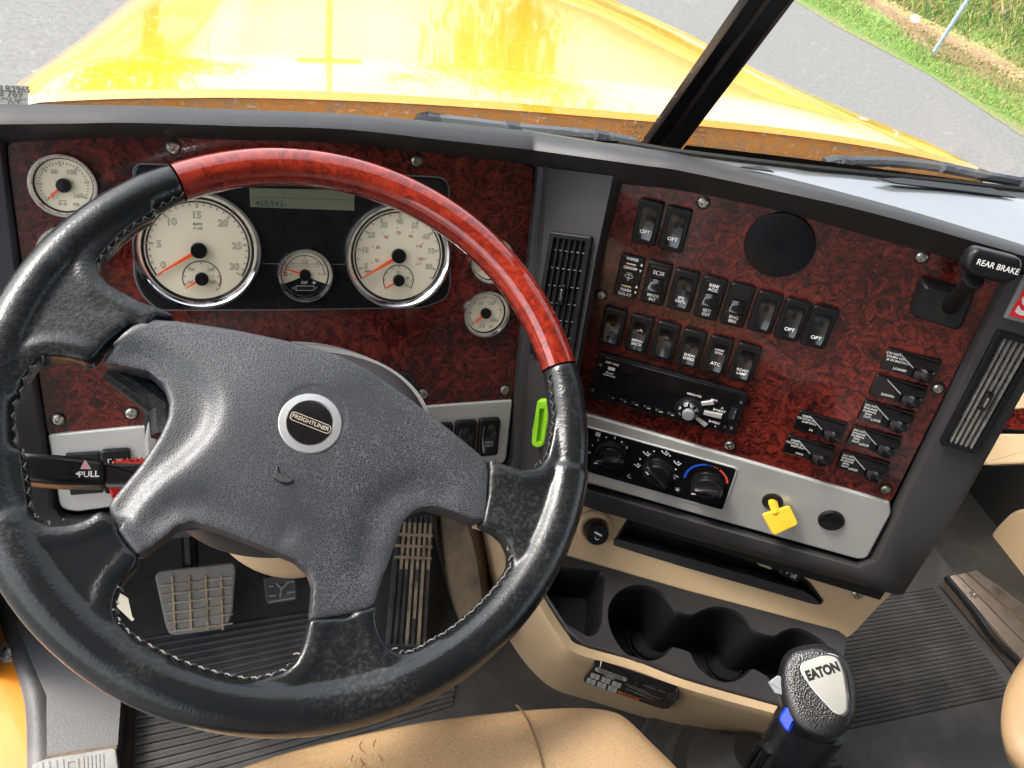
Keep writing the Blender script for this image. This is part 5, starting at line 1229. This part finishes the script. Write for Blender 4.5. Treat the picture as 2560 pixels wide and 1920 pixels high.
mb = MB().mat(M_BEIGE); mb.loft([smooth_line(r, 5) for r in (r_0, r_a, r_b, [x.lerp(y, .5) for x, y in zip(r_b, r_c)], r_c)]); body = obj('console_body', mb, WF, con, smooth=60)
# back wall between tray and dashboard
e1, e2 = atz(1395, 1380, -.9), atz(2112, 1583, -.9); ax_ = (e2 - e1).normalized(); fwd = Vector((-ax_.y, ax_.x, 0))
EF = Frame(atz(1710, 1470, -.9), ax_, (-fwd * .80 + Vector((0, 0, .60))))
back = [(1180, 1180), (1300, 1170), (1470, 1190), (1700, 1250), (2000, 1340), (2232, 1440), (2228, 1482), (2190, 1520), (2139, 1575), (2116, 1594), (2095, 1576), (1710, 1474), (1395, 1383), (1300, 1352), (1180, 1320)]
slot = [(1570, 1290), (1800, 1325), (1880, 1345), (2022, 1452), (2058, 1500), (2050, 1510), (2030, 1508), (1710, 1416), (1534, 1362), (1537, 1345)]
mb = MB().mat(M_BEIGE); mb.prism(ccw(EF.pts(back)), -.01, .002, .0008, holes=[ccw(rnd_poly(ccw(EF.pts(slot)), .003))], seg=1); bw = obj('back_wall', mb, EF, con)
mb = MB().mat(M_PLASTIC2); S_ = ccw(rnd_poly(ccw(EF.pts(slot)), .003)); mb.loft([[(x, y, .003) for x, y in S_], [(x, y, .003) for x, y in inset(S_, .003)], [(x, y - .006, -.05) for x, y in inset(S_, .006)]], closed=True)
pp3 = [Vector((x, y - .006, -.05)) for x, y in inset(S_, .006)]; mb.add(pp3, [tri_up(pp3, t) for t in tessellate_polygon([pp3])]); obj('storage_slot', mb, EF, bw)
mb = MB().mat(M_PLASTIC); mb.prism(ccw(EF.pts([(1534, 1345), (1710, 1392), (2010, 1478), (2040, 1497), (2050, 1511), (2030, 1509), (1710, 1417), (1534, 1363)], .004)), -.03, .004, .001); obj('slot_lip', mb, EF, bw)
mb = MB().mat(M_BEIGE); mb.prism(ccw(EF.pts([(1862, 1380), (1900, 1390), (1965, 1408), (1965, 1425), (1925, 1424), (1900, 1415)], .006)), -.02, .006, .002); obj('slot_web', mb, EF, bw)
mb = MB().mat(M_STEEL); mb.lathe([(.0075, 0), (.0075, .002), (.0055, .004), (.003, .004), (.0028, .002), (.0001, .002)], 20); obj('screw', mb, EF.at(2144, 1484, .002), con)
# lighter with its tan boss
LF = EF.at(1487, 1337, .002)
mb = MB().mat(M_BEIGE); LF2 = EF.at(1487, 1318, .002); mb.lathe([(.026, 0), (.0245, .006), (.021, .009), (.0175, .008), (.017, .002), (.0001, .002)], 40); obj('lighter_boss', mb, LF2, con)
LK = Frame(EF.hit(1487, 1322, .006), EF.ax, EF.az + Vector((0, -.25, .1)))
mb = MB().mat(M_SATIN); mb.lathe([(.0150, 0), (.0150, .006), (.0158, .007), (.0158, .020), (.0138, .024), (.0001, .0245)], 40); lk = obj('lighter', mb, LK, con)
t = MB().mat(M_WHITE); t.prism([(-.006, .002), (.005, -.0005), (.0055, .002), (-.0055, .0045)], .0245, .0249); arc(t, .003, .0010, 180, 330, .0249, 8, (0, -.003)); obj('lighter_symbol', t, LK, lk, smooth=0)
# power outlet
OF = EF.at(1972, 1420, .004)
mb = MB().mat(M_SATIN); mb.T = Matrix.Rotation(-.2, 4, 'Z'); mb.prism(rrect(.032, .024, .005), -.002, .014, .004); mb.prism(rrect(.012, .018, .003, (-.019, -.002)), -.002, .010, .002); po_ = obj('power_outlet_cap', mb, OF, con)
t = MB(); t.text('POWER\nOUTLET', .004, 0, .0143, .0048, M_WHITE, off=.02, rot=-1.75); t.text('12V·8A', -.006, 0, .0143, .0036, M_WHITE, rot=-1.75); obj('lettering', t, OF, po_, smooth=0)
# shift pattern label on the front face
lc = [atz(a, b, -1.0) for a, b in ((1480, 1700), (1690, 1740))]
i0 = r_b[5]; i1 = r_b[7]; j0 = r_c[5]; 
fn = (Vector(i1) - Vector(i0)).cross(Vector(j0) - Vector(i0)).normalized(); 
if fn.dot(-Vector(i0)) < 0: fn = -fn
LBF = Frame(C0 + Vector(i0) + fn * .006, Vector(i1) - Vector(i0), fn)
mb = MB().mat(M_BLACK); mb.prism(rnd_poly(ccw(LBF.pts([(1483, 1666), (1500, 1668), (1692, 1732), (1699, 1744), (1672, 1770), (1655, 1771), (1462, 1705), (1459, 1696)])), .002), -.008, .0008); lb = obj('pattern_label', mb, LBF, body)
t = MB().mat(M_WHITE)
def LP_(x, y): q = LBF.p(1440 + x * .1266, 1640 + y * .1266, .0009); return q
AL = math.radians(19.5)
def lrect(cx_, cy_, w, h_, mt, z=.0010, r=.25):
    P = [(x, y) for x, y in rrect(w, h_, min(w, h_) * r)]; Q = []
    for x, y in P:
        q = LP_(cx_ + x * math.cos(AL) - y * math.sin(AL), cy_ + x * math.sin(AL) + y * math.cos(AL)); Q.append((q.x, q.y))
    t.mat(mt).prism(Q, .0005, z)
def ltext(st, cx_, cy_, size, mt, z=.0012, off=.02):
    vs, fs = text_mesh(st, off); t.mat(mt); out = []
    for v in vs:
        x, y = v.x * size, -v.y * size; q = LP_(cx_ + x * math.cos(AL) - y * math.sin(AL), cy_ + x * math.sin(AL) + y * math.cos(AL)); out.append((q.x, q.y, z))
    t.add(out, fs)
lrect(690, 365, 660, 74, M_WHITE, r=.48); ltext('FREIGHTLINER', 690, 365, 78, M_INK)
ltext('9 SPEED', 655, 415, 62, M_WHITE)
for x, y in ((375, 405), (588, 485), (800, 565), (300, 505), (508, 580), (718, 655)):
    for dx, dy in ((-48, -26), (48, -26), (-48, 26), (48, 26)):
        lrect(x + dx * math.cos(AL) - dy * math.sin(AL), y + dx * math.sin(AL) + dy * math.cos(AL), 88, 44, M_WHITE)
for x, y, L in ((1180, 620, 420), (1250, 680, 480), (1180, 720, 420), (1450, 770, 500), (1450, 620, 260), (1690, 700, 160), (1330, 790, 400)): lrect(x, y, L, 16, M_GREYINK)
ltext('i', 1190, 540, 110, M_GREYINK); lrect(1880, 800, 120, 100, M_GREYINK, z=.0009, r=.1); lrect(1880, 800, 100, 80, M_BLACK, z=.0011, r=.1)
lrect(1040, 790, 440, 60, plain('label_orange', (.7, .16, .03), .5), r=.1); ltext('WARNING', 1040, 790, 52, M_INK)
lrect(1480, 900, 460, 50, plain('label_brown', (.1, .03, .015), .5), r=.1)
obj('label_print', t, LBF, lb, smooth=0)
# dusty engine cover beside the accelerator
mb = MB().mat(M_DUST)
mb.loft([smooth_line(zpath(L, z), 5) for L, z in (([(1050, 1180), (1078, 1300), (1100, 1400), (1130, 1510), (1170, 1600)], -1.19), ([(1080, 1180), (1105, 1290), (1120, 1390), (1140, 1500), (1175, 1600)], -1.10), ([(1120, 1180), (1160, 1290), (1185, 1370), (1200, 1460), (1215, 1600)], -1.06), ([(1140, 1170), (1190, 1290), (1212, 1380), (1216, 1460), (1235, 1600)], -1.10), ([(1180, 1170), (1230, 1290), (1240, 1380), (1240, 1460), (1260, 1600)], -1.19))])
obj('dusty_cover', mb, WF, con, smooth=60)

# ================================================================ FLOOR, PEDALS
fl = MB().mat(M_FLOOR); fl.quad((-.5, -.9, -1.2), (1.9, -.9, -1.2), (1.9, 1.1, -1.2), (-.5, 1.1, -1.2)); obj('cab_floor', fl, WF, kind='structure', smooth=0)
mat_ = empty('floor_mat', Frame(atz(1280, 1500, -1.2), (1, 0, 0), (0, 0, 1)), label='ribbed black rubber floor mat under the pedals and console', cat='floor mat')
mb = MB().mat(M_RUBBER); mb.quad((-.24, -.2, -1.196), (1.42, -.2, -1.196), (1.42, .93, -1.196), (-.24, .93, -1.196)); obj('mat_sheet', mb, WF, mat_, smooth=0)
def ribs(a, b, c, d, n, z=-1.196, r=.0042):     # quad px: left-top, right-top, right-bottom, left-bottom
    A, B, C_, D = [L_(atz(*q, z)) for q in (a, b, c, d)]; mb = MB().mat(M_RUBBER)
    for i in range(n):
        t = i / (n - 1); p, q = A.lerp(D, t), B.lerp(C_, t); mb.tube([p, q], r, 8, flat=1)
    mb.tube([A, D], r * .8, 6); obj('mat_ribs', mb, WF, mat_, kind='stuff')
ribs((360, 1600), (800, 1530), (750, 1660), (420, 1745), 9)
ribs((340, 1775), (1150, 1640), (1130, 1760), (330, 2000), 11)
ribs((2130, 1500), (2330, 1470), (2530, 1730), (2040, 1835), 30)
ribs((1840, 1860), (2040, 1850), (2150, 1960), (1820, 1990), 8)
# brake and clutch pedals
def pedal_frame(px, py, z, tilt, yaw=0): 
    return Frame(atz(px, py, z), (math.cos(yaw), math.sin(yaw), 0), (0, -math.sin(tilt), math.cos(tilt)))
F = pedal_frame(480, 1500, -1.11, R(38))
ped = empty('clutch_pedal', F, label='large worn grey pedal with a grid tread at the left', cat='pedal')
P = F.pts([(386, 1440), (400, 1428), (585, 1408), (590, 1425), (582, 1530), (572, 1560), (555, 1574), (440, 1590), (422, 1586), (412, 1560)], .01)
mb = MB().mat(M_PEDAL); mb.prism(rnd_poly(ccw(P), .006), -.012, .008, .003, bottom=True); obj('pad', mb, F, ped)
mb = MB().mat(M_PEDDUST)
def bar(F, mb, a, b, w, h, z): 
    p, q = F.p(*a, z), F.p(*b, z); t = (q - p).normalized(); n_ = Vector((-t.y, t.x, 0)) * w / 2
    A = [p - n_, q - n_, q + n_, p + n_]; B = [v + Vector((0, 0, h)) for v in A]; mb.add([*A, *B], [(4, 5, 6, 7), (0, 1, 5, 4), (1, 2, 6, 5), (2, 3, 7, 6), (3, 0, 4, 7)])
for i in range(6):
    y = 1450 + i * 23; bar(F, mb, (402 + i * 4, y + 14), (582, y - 7), .0022, .003, .008)
for x in (430, 472, 514, 552): bar(F, mb, (x, 1440), (x + 6 - (x - 480) * .02, 1575), .003, .0028, .0078)
obj('tread', mb, F, ped, smooth=0)
mb = MB().mat(M_SATIN); mb.tube([L_(F.w(0, .05, -.01)), L_(F.w(0, .16, .03)), L_(F.w(.01, .30, .16))], .012, 10); obj('arm', mb, WF, ped)
F = pedal_frame(700, 1472, -1.14, R(40))
ped = empty('brake_pedal', F, label='small dark embossed brake pedal under the steering column', cat='pedal')
mb = MB().mat(M_PEDALD); mb.prism(rnd_poly(ccw(F.pts([(658, 1446), (742, 1430), (744, 1500), (668, 1513), (664, 1500)], .006)), .003), -.010, .006, .0025, bottom=True); mb.box((.0, .045, -.006), (.028, .03, .01), .002); obj('pad', mb, F, ped)
mb = MB().mat(M_PEDAL)
for a, b in (((672, 1466), (684, 1464)), ((672, 1490), (690, 1487)), ((718, 1456), (736, 1453)), ((718, 1482), (738, 1478)), ((690, 1458), (704, 1472)), ((720, 1456), (704, 1472)), ((704, 1472), (700, 1494)), ((672, 1505), (738, 1494))): bar(F, mb, a, b, .003, .002, .006)
obj('tread', mb, F, ped, smooth=0)
mb = MB().mat(M_SATIN); mb.tube([L_(F.w(0, .03, -.01)), L_(F.w(0, .14, .02)), L_(F.w(.0, .26, .12))], .010, 10); obj('arm', mb, WF, ped)
A4 = [atz(996, 1250, -1.10), atz(1084, 1255, -1.10), atz(1066, 1618, -1.17), atz(963, 1618, -1.17)]
nn = (A4[1] - A4[0]).cross(A4[0] - A4[3]).normalized(); nn = nn if nn.z > 0 else -nn
F = Frame(A4[3], A4[2] - A4[3], nn)
ped = empty('accelerator_pedal', F, label='long black ribbed accelerator pedal caked with tan dust', cat='pedal')
P = [((v - F.o).dot(F.ax), (v - F.o).dot(F.ay)) for v in A4]; mb = MB().mat(M_PEDALD); mb.prism(rnd_poly(ccw(P), .004), -.012, .006, .002, bottom=True); obj('pad', mb, F, ped)
mb = MB(); L2 = lambda s, t: ((1 - t) * ((1 - s) * P[0][0] + s * P[1][0]) + t * ((1 - s) * P[3][0] + s * P[2][0]), (1 - t) * ((1 - s) * P[0][1] + s * P[1][1]) + t * ((1 - s) * P[3][1] + s * P[2][1]))
for i in range(7):
    s_ = .07 + i * .143
    for k in range(12):
        t0, t1 = k / 12 * .98 + .01, (k + 1) / 12 * .98 + .01; dusty = (.12 < t0 < .42 and s_ > .1) or (i in (3, 5) and t0 > .42) or (i == 4 and .5 < t0 < .8)
        mb.mat(M_PEDDUST if dusty else M_PEDALD); (x0, y0), (x1, y1) = L2(s_, t0), L2(s_, t1); w = .0026
        mb.add([(x0 - w, y0, .006), (x0 + w, y0, .006), (x1 + w, y1, .006), (x1 - w, y1, .006), (x0 - w * .8, y0, .0105), (x0 + w * .8, y0, .0105), (x1 + w * .8, y1, .0105), (x1 - w * .8, y1, .0105)], [(4, 5, 6, 7)[::-1], (0, 4, 7, 3), (1, 2, 6, 5), (0, 1, 5, 4), (3, 7, 6, 2)])
for t_ in (.26, .34, .42):
    mb.mat(M_PEDDUST); (x0, y0), (x1, y1) = L2(.0, t_), L2(1, t_); mb.add([(x0, y0 - .002, .0108), (x1, y1 - .002, .0108), (x1, y1 + .002, .0108), (x0, y0 + .002, .0108), (x0, y0 - .0026, .006), (x1, y1 - .0026, .006), (x1, y1 + .0026, .006), (x0, y0 + .0026, .006)], [(0, 1, 2, 3), (4, 5, 1, 0), (3, 2, 6, 7)])
obj('tread', mb, F, ped, smooth=0)

# ================================================================ SEATS
def cushion(name, edge, z, ctr, parent, mat, drop=.12, name2='cushion'):
    E_ = smooth_line([L_(atz(a, b, z)) for a, b in edge], 6); c = Vector((ctr[0], ctr[1], z)); rows = []
    for inw, dz in ((drop * 1.0, -drop), (.055, -.07), (.018, -.030), (.002, -.008), (.008, .004), (.022, .012), (.045, .017), (.09, .020), (.15, .020)):
        rows.append([p + ((c - p).normalized() * inw) + Vector((0, 0, dz)) for p in E_])
    rows.append([p.lerp(c, .8) + Vector((0, 0, .018)) for p in E_])
    mb = MB().mat(mat); mb.loft(rows); return obj(name2, mb, WF, parent, smooth=70), rows
ds = empty('driver_seat', Frame(atz(1280, 1900, -1.2), (1, 0, 0), (0, 0, 1)), label='tan leather driver seat cushion with cracked patches and a centre seam', cat='seat')
cush, sr = cushion('driver_seat', [(330, 2080), (430, 1975), (564, 1920), (700, 1872), (850, 1834), (1000, 1802), (1122, 1782), (1289, 1764), (1400, 1757), (1472, 1757), (1530, 1764), (1569, 1784), (1628, 1840), (1710, 1922), (1800, 2040)], -.715, (.17, -.05), ds, M_SEAT)
import itertools
def on_cushion(px, py): return L_(atz(px, py, -.6965))
mb = MB().mat(M_CRACK); mb.tube(smooth_line([L_(atz(1291, 1763, -.716)), L_(atz(1300, 1772, -.704)), L_(atz(1312, 1788, -.6985)), L_(atz(1326, 1815, -.6965)), L_(atz(1345, 1865, -.6955)), L_(atz(1362, 1935, -.6955)), L_(atz(1375, 2000, -.6955))], 5), .0010, 6); obj('seam', mb, WF, cush)
mb = MB().mat(M_CRACK)
for x, y, k in ((905, 1850, 7), (940, 1848, 5), (880, 1885, 5), (902, 1893, 6), (946, 1884, 5)):
    P = []; a, b = x, y
    for i in range(k): P.append(L_(atz(a, b, -.6975 + (.0 if b > 1870 else -.002))) + Vector((0, 0, .0006))); a += rnd.uniform(-6, 5); b += rnd.uniform(3, 8)
    mb.tube(P, [.0002] + [.0005] * (len(P) - 2) + [.0002], 4)
obj('cracks', mb, WF, cush, kind='stuff')
mb = MB().mat(M_SATIN); mb.prism(rrect(.42, .40, .03, (.17, .0)), -1.18, -.83, .01); obj('seat_base', mb, WF, ds)
ps = empty('passenger_seat', Frame(atz(2560, 1800, -1.2), (1, 0, 0), (0, 0, 1)), label='tan stitched passenger seat edge at the right frame border', cat='seat')
pc, pr = cushion('passenger_seat', [(2720, 1500), (2640, 1560), (2580, 1620), (2545, 1665), (2520, 1720), (2512, 1780), (2520, 1840), (2545, 1890), (2600, 1945), (2700, 2000)], -.80, (1.35, .12), ps, plain('tan_leather_plain', (.42, .27, .14), .5, bump=(300, .0003, 'noise')), drop=.22)
mb = MB().mat(M_TAG); L = pr[6]
for i in range(0, len(L) - 1):
    a, b = L[i], L[i + 1]
    for k in (0, .5): mb.tube([a.lerp(b, k), a.lerp(b, k + .3)], .0007, 4)
obj('stitching', mb, WF, pc)

# ================================================================ DOORS, SILLS, TRIM AT THE SIDES
def slabz(name, L, z, th, mat, parent=None, bev=.002, rad=.003, **k):
    F = Frame(atz(L[0][0], L[0][1], z), (1, 0, 0), (0, 0, 1)); mb = MB().mat(mat); mb.prism(rnd_poly(ccw(F.pts(L)), rad), -th, 0, bev); return obj(name, mb, F, parent, **k)
sl = empty('driver_door_sill', Frame(atz(200, 1800, -1.2), (1, 0, 0), (0, 0, 1)), label='grey textured door sill left of the driver mat with ribbed step plate', cat='door sill')
slabz('sill_cover', [(60, 1480), (200, 1560), (300, 1700), (302, 1750), (294, 1866), (270, 1868), (117, 1888), (116, 1740), (40, 1560)], -1.15, .05, M_SILLG, sl, bev=0)
slabz('sill_lip', [(116, 1886), (294, 1860), (294, 1874), (112, 1899)], -1.146, .01, M_DUST, sl)
stp = slabz('step_plate', [(78, 1922), (84, 1908), (118, 1895), (280, 1869), (290, 1871), (298, 1935), (300, 2050), (70, 2080)], -1.145, .04, M_TREAD, sl, rad=.006)
SFm = Frame(atz(200, 1900, -1.1445), (1, 0, 0), (0, 0, 1)); mb = MB().mat(M_GREYINK)
for x in (105, 122, 140, 157, 207, 217, 227, 237, 247, 257):
    P = SFm.pts([(x - 2.5, 1905 - (x - 105) * .14), (x + 2, 1904 - (x - 105) * .14), (x + 5, 1990), (x + 1, 1990)]); mb.prism(rnd_poly(ccw(P), .001), -.003, .0004)
P = SFm.pts([(163, 1901), (196, 1896), (199, 1990), (168, 1990)]); P2 = inset(ccw(P), .003); mb.loft([[(x, y, .0006) for x, y in ccw(P)], [(x, y, .0006) for x, y in P2]], closed=True)
obj('slots', mb, SFm, stp, smooth=0)
mb = MB().mat(M_RUBBER); mb.tube(smooth_line([L_(atz(a, b, -1.17)) for a, b in ((-60, 1380), (0, 1475), (45, 1580), (78, 1680), (97, 1760), (103, 1850), (104, 1960), (104, 2050))], 5), .0165, 12); obj('door_seal', mb, WF, sl, smooth=60)
mb = MB().mat(M_SILLG); mb.loft([smooth_line(zpath([(-200, 1250), (-40, 1340), (40, 1500), (90, 1600), (114, 1740)], z), 4) for z in (-1.16, -1.17)] ); 
dd = empty('driver_door', Frame(atz(20, 1750, -1.3), (1, 0, 0), (0, 0, 1)), label='orange painted inner edge of the open driver door at the lower left', cat='door')
slabz('door_panel', [(-300, 1420), (-60, 1440), (-5, 1520), (30, 1600), (62, 1700), (82, 1790), (86, 1960), (60, 2150), (-300, 2200)], -1.172, .05, plain('door_paint', (.6, .2, .01), .3, coat=.5, var=(6, (.5, .16, .01), .4, .7)), dd, rad=.004)
mb = MB().mat(M_STEEL); mb.lathe([(.016, 0), (.0155, .002), (.009, .003), (.0085, .006), (.005, .007), (.0001, .007)], 24); obj('striker_bolt', mb, Frame(atz(24, 1630, -1.1715), (1, 0, 0), (.1, -.1, 1)), dd)
mb = MB().mat(M_TAG); TG = Frame(atd(320, 1520, .86), (.8, -.2, 0), Vector((-.1, -.35, .9))); mb.prism(ccw(TG.pts([(292, 1478), (320, 1495), (330, 1540), (336, 1548), (330, 1553), (300, 1525), (290, 1515)])), -.0004, 0, bottom=True)
t_ = MB(); tg = obj('paper_tag', mb, TG, smooth=0, label='small curled pale paper tag hanging inside the lower left of the wheel', cat='tag')
# passenger side
sp = empty('passenger_door_sill', Frame(atz(2480, 1540, -1.15), (1, 0, 0), (0, 0, 1)), label='ribbed metal door sill strip on the passenger side', cat='door sill')
A, B, C_, D = [atz(a, b, -1.16) for a, b in ((2370, 1442), (2444, 1426), (2740, 1640), (2640, 1760))]
F = Frame(A, D - A, (0, 0, 1)); P = [((v - F.o).dot(F.ax), (v - F.o).dot(F.ay)) for v in (A, B, C_, D)]
mb = MB().mat(M_SILL); mb.prism(ccw(P), -.03, 0, .001); base_s = obj('sill_plate', mb, F, sp)
mb = MB().mat(M_SILL); 
for i in range(22):
    s_ = .06 + i * .041
    if i in (6, 13, 14): continue
    a = Vector((P[0][0] * (1 - s_) + P[1][0] * s_, P[0][1] * (1 - s_) + P[1][1] * s_, .0005)); b = Vector((P[3][0] * (1 - s_) + P[2][0] * s_, P[3][1] * (1 - s_) + P[2][1] * s_, .0005)); mb.tube([a, b], .0016, 5)
obj('sill_ribs', mb, F, sp)
mb = MB().mat(M_STEEL); mb.lathe([(.008, 0), (.007, .003), (.003, .003), (.0001, .001)], 16); obj('screw', mb, Frame(atz(2432, 1487, -1.159), (1, 0, 0), (0, 0, 1)), sp)
mb = MB().mat(M_SATIN); mb.tube(smooth_line([L_(atz(a, b, -1.165)) for a, b in ((2366, 1442), (2430, 1520), (2480, 1590), (2540, 1650), (2600, 1720))], 4), .007, 8); obj('sill_seal', mb, WF, sp)
pd = empty('passenger_door', Frame(atz(2540, 1450, -1.1), (1, 0, 0), (0, 0, 1)), label='tan and black passenger door trim in the dark right footwell', cat='door')
xd = 1.62
def atx(px, py, x): d = ray(px, py); return C0 + d * (x / d.x)
F = Frame(atx(2540, 1400, xd), (0, -1, 0), (-1, 0, 0))
mb = MB().mat(M_BEIGE); mb.prism(rnd_poly(ccw(F.pts([(2545, 1275), (2500, 1320), (2466, 1390), (2472, 1440), (2490, 1490), (2560, 1570), (2700, 1680), (2900, 1700), (2900, 1300), (2700, 1250)])), .02), -.01, .02, .008); obj('door_pocket', mb, F, pd)
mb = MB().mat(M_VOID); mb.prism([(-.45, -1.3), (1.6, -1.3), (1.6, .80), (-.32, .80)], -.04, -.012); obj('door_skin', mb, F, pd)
mb = MB().mat(M_BEIGE); P2b = [atx(a, b, xd) for a, b in ((2560, 990), (2490, 1145), (2400, 1165), (2700, 1150), (2700, 950))]
mb = MB().mat(M_WOOD); F3 = Frame(atx(2520, 1080, 1.30), (0, -1, 0), (-1, 0, .2)); mb.prism(ccw(F3.pts([(2530, 1030), (2700, 1010), (2700, 1085), (2500, 1072)])), 0, .01, .002); obj('door_wood_trim', mb, F3, pd)
mb = MB().mat(M_BEIGE); mb.prism(rnd_poly(ccw(F3.pts([(2500, 1085), (2700, 1088), (2700, 1180), (2580, 1160), (2460, 1165), (2478, 1130)])), .01), -.01, .012, .004); obj('armrest', mb, F3, pd)
mb = MB().mat(M_BEIGE); mb.prism(ccw(F3.pts([(2545, 985), (2700, 930), (2700, 1005), (2535, 1025)])), -.01, .008, .002); obj('upper_trim', mb, F3, pd)
# firewall and cab shell (keeps the footwells dark, roof over the eye)
cs_ = empty('cab_shell', Frame(C0 + Vector((.5, 0, .5)), (1, 0, 0), (0, 0, 1)), label='dark firewall and roof lining enclosing the cab', cat='cab')
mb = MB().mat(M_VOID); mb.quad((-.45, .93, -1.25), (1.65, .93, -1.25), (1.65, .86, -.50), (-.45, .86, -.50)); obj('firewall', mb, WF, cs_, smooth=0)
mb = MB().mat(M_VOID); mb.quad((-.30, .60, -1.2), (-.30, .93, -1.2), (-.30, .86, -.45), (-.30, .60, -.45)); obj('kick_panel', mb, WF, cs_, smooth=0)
ROOF_H = .36
mb = MB().mat(M_ROOF); mb.quad((-.62, -1.2, ROOF_H), (1.68, -1.2, ROOF_H), (1.68, .50, ROOF_H - .03), (-.62, .50, ROOF_H - .03)); obj('roof_lining', mb, WF, cs_, smooth=0)

mb = MB().mat(M_ROOF); mb.quad((-.62, -1.2, -1.2), (1.68, -1.2, -1.2), (1.68, -1.2, ROOF_H), (-.62, -1.2, ROOF_H)); obj('rear_wall', mb, WF, cs_, smooth=0)

# ================================================================ GEAR SHIFTER
zk = .76
def D_(px, py, dz=0): return L_(atd(px, py, zk + dz))
shx = empty('gear_shifter', Frame(atd(1950, 1910, zk + .1), (1, 0, 0), (0, 0, 1)), label='black leather gear shift knob with silver plate, blue switch and grey button', cat='gear shifter')
vdir = -ray(2060, 1730).normalized()
KN = Frame(atd(2055, 1715, zk), ray(2130, 1745) - ray(2030, 1700), vdir + Vector((.0, .05, .25)))
mb = MB(); oc = rnd_poly(ccw(KN.pts([(1975, 1620), (2040, 1606), (2085, 1618), (2118, 1650), (2136, 1700), (2140, 1760), (2134, 1810), (2105, 1842), (2060, 1852), (2020, 1842), (1985, 1820), (1962, 1780), (1948, 1730), (1944, 1680), (1954, 1645)])), .01)
mb.prism(oc, -.058, .012, .01, bottom=True)
kn = remesh(mb, .0013, 70, .5); kn.mats = [M_KNOB]; kn.m = [0] * len(kn.f); ko = obj('knob', kn, KN, shx, smooth=80)
KT = KN.off(0, 0, .0105)
mb = MB().mat(M_CHROME); pl_ = rnd_poly(ccw(KT.pts([(1998, 1655), (2060, 1634), (2095, 1640), (2112, 1680), (2122, 1750), (2120, 1782), (2104, 1793), (2082, 1786), (2030, 1730), (1996, 1680)])), .006)
mb.prism(inset(pl_, -.0012), -.004, .0010, .0008); obj('plate_rim', mb, KT, ko)
mb = MB().mat(M_PLATE); mb.prism(inset(pl_, .0008), -.002, .0016, .0012, seg=3); pt_ = obj('badge_plate', mb, KT, ko)
q = KT.p(2057, 1679, .002); q2 = KT.p(2095, 1665, .002); rr2 = math.atan2((KT.p(2094, 1672, 0) - KT.p(2024, 1694, 0)).y, (KT.p(2094, 1672, 0) - KT.p(2024, 1694, 0)).x)
t = MB(); t.text('EATON', q.x, q.y, .0018, .0120, M_VOID, off=.065, rot=rr2, sx=.78); obj('lettering', t, KT, pt_, smooth=0)
# collar / shaft
mb = MB().mat(M_SATIN); mb.tube([D_(2040, 1790, .045), D_(2012, 1830, .055), D_(1985, 1880, .075), D_(1955, 1960, .11), D_(1930, 2060, .16)], [.034, .0335, .033, .032, .031], 32); obj('collar', mb, WF, shx, smooth=60)
mb = MB().mat(M_GREYB); BFm = Frame(atd(1945, 1716, zk + .01), ray(1960, 1722) - ray(1930, 1700), vdir); mb.prism(rnd_poly(ccw(BFm.pts([(1920, 1706), (1944, 1688), (1975, 1700), (1975, 1742), (1938, 1734)])), .001), -.016, .006, .0015, bottom=True); obj('side_button', mb, BFm, shx)
mb = MB().mat(M_BLUE); BFb = Frame(atd(1974, 1795, zk - .004), (1, 0, 0), vdir + Vector((-.25, 0, 0)))
rows = []
P0_ = ccw(BFb.pts([(1966, 1766), (1980, 1763), (1988, 1776), (2002, 1800), (1990, 1806), (1978, 1831), (1966, 1826), (1950, 1800), (1952, 1786)])); mb.prism(rnd_poly(P0_, .002), -.012, .008, .0025, seg=3, bottom=True); obj('blue_switch', mb, BFb, shx)
mb = MB().mat(M_SATIN); mb.tube([D_(1925, 1870, .06), D_(1890, 1925, .10), D_(1850, 2010, .16)], .0065, 8); mb.tube([D_(1905, 1860, .08), D_(1880, 1890, .10), D_(1840, 1990, .16)], .004, 8); obj('air_lines', mb, WF, shx)
mb = MB().mat(M_RUBBER); mb.T = None; BT = Frame(atz(1800, 1960, -1.19), (1, 0, 0), (0, 0, 1)); mb.lathe([(.14, 0), (.135, .012), (.10, .02), (.09, .035), (.07, .04), (.05, .07), (.03, .12)], 30); obj('boot', mb, BT, shx)
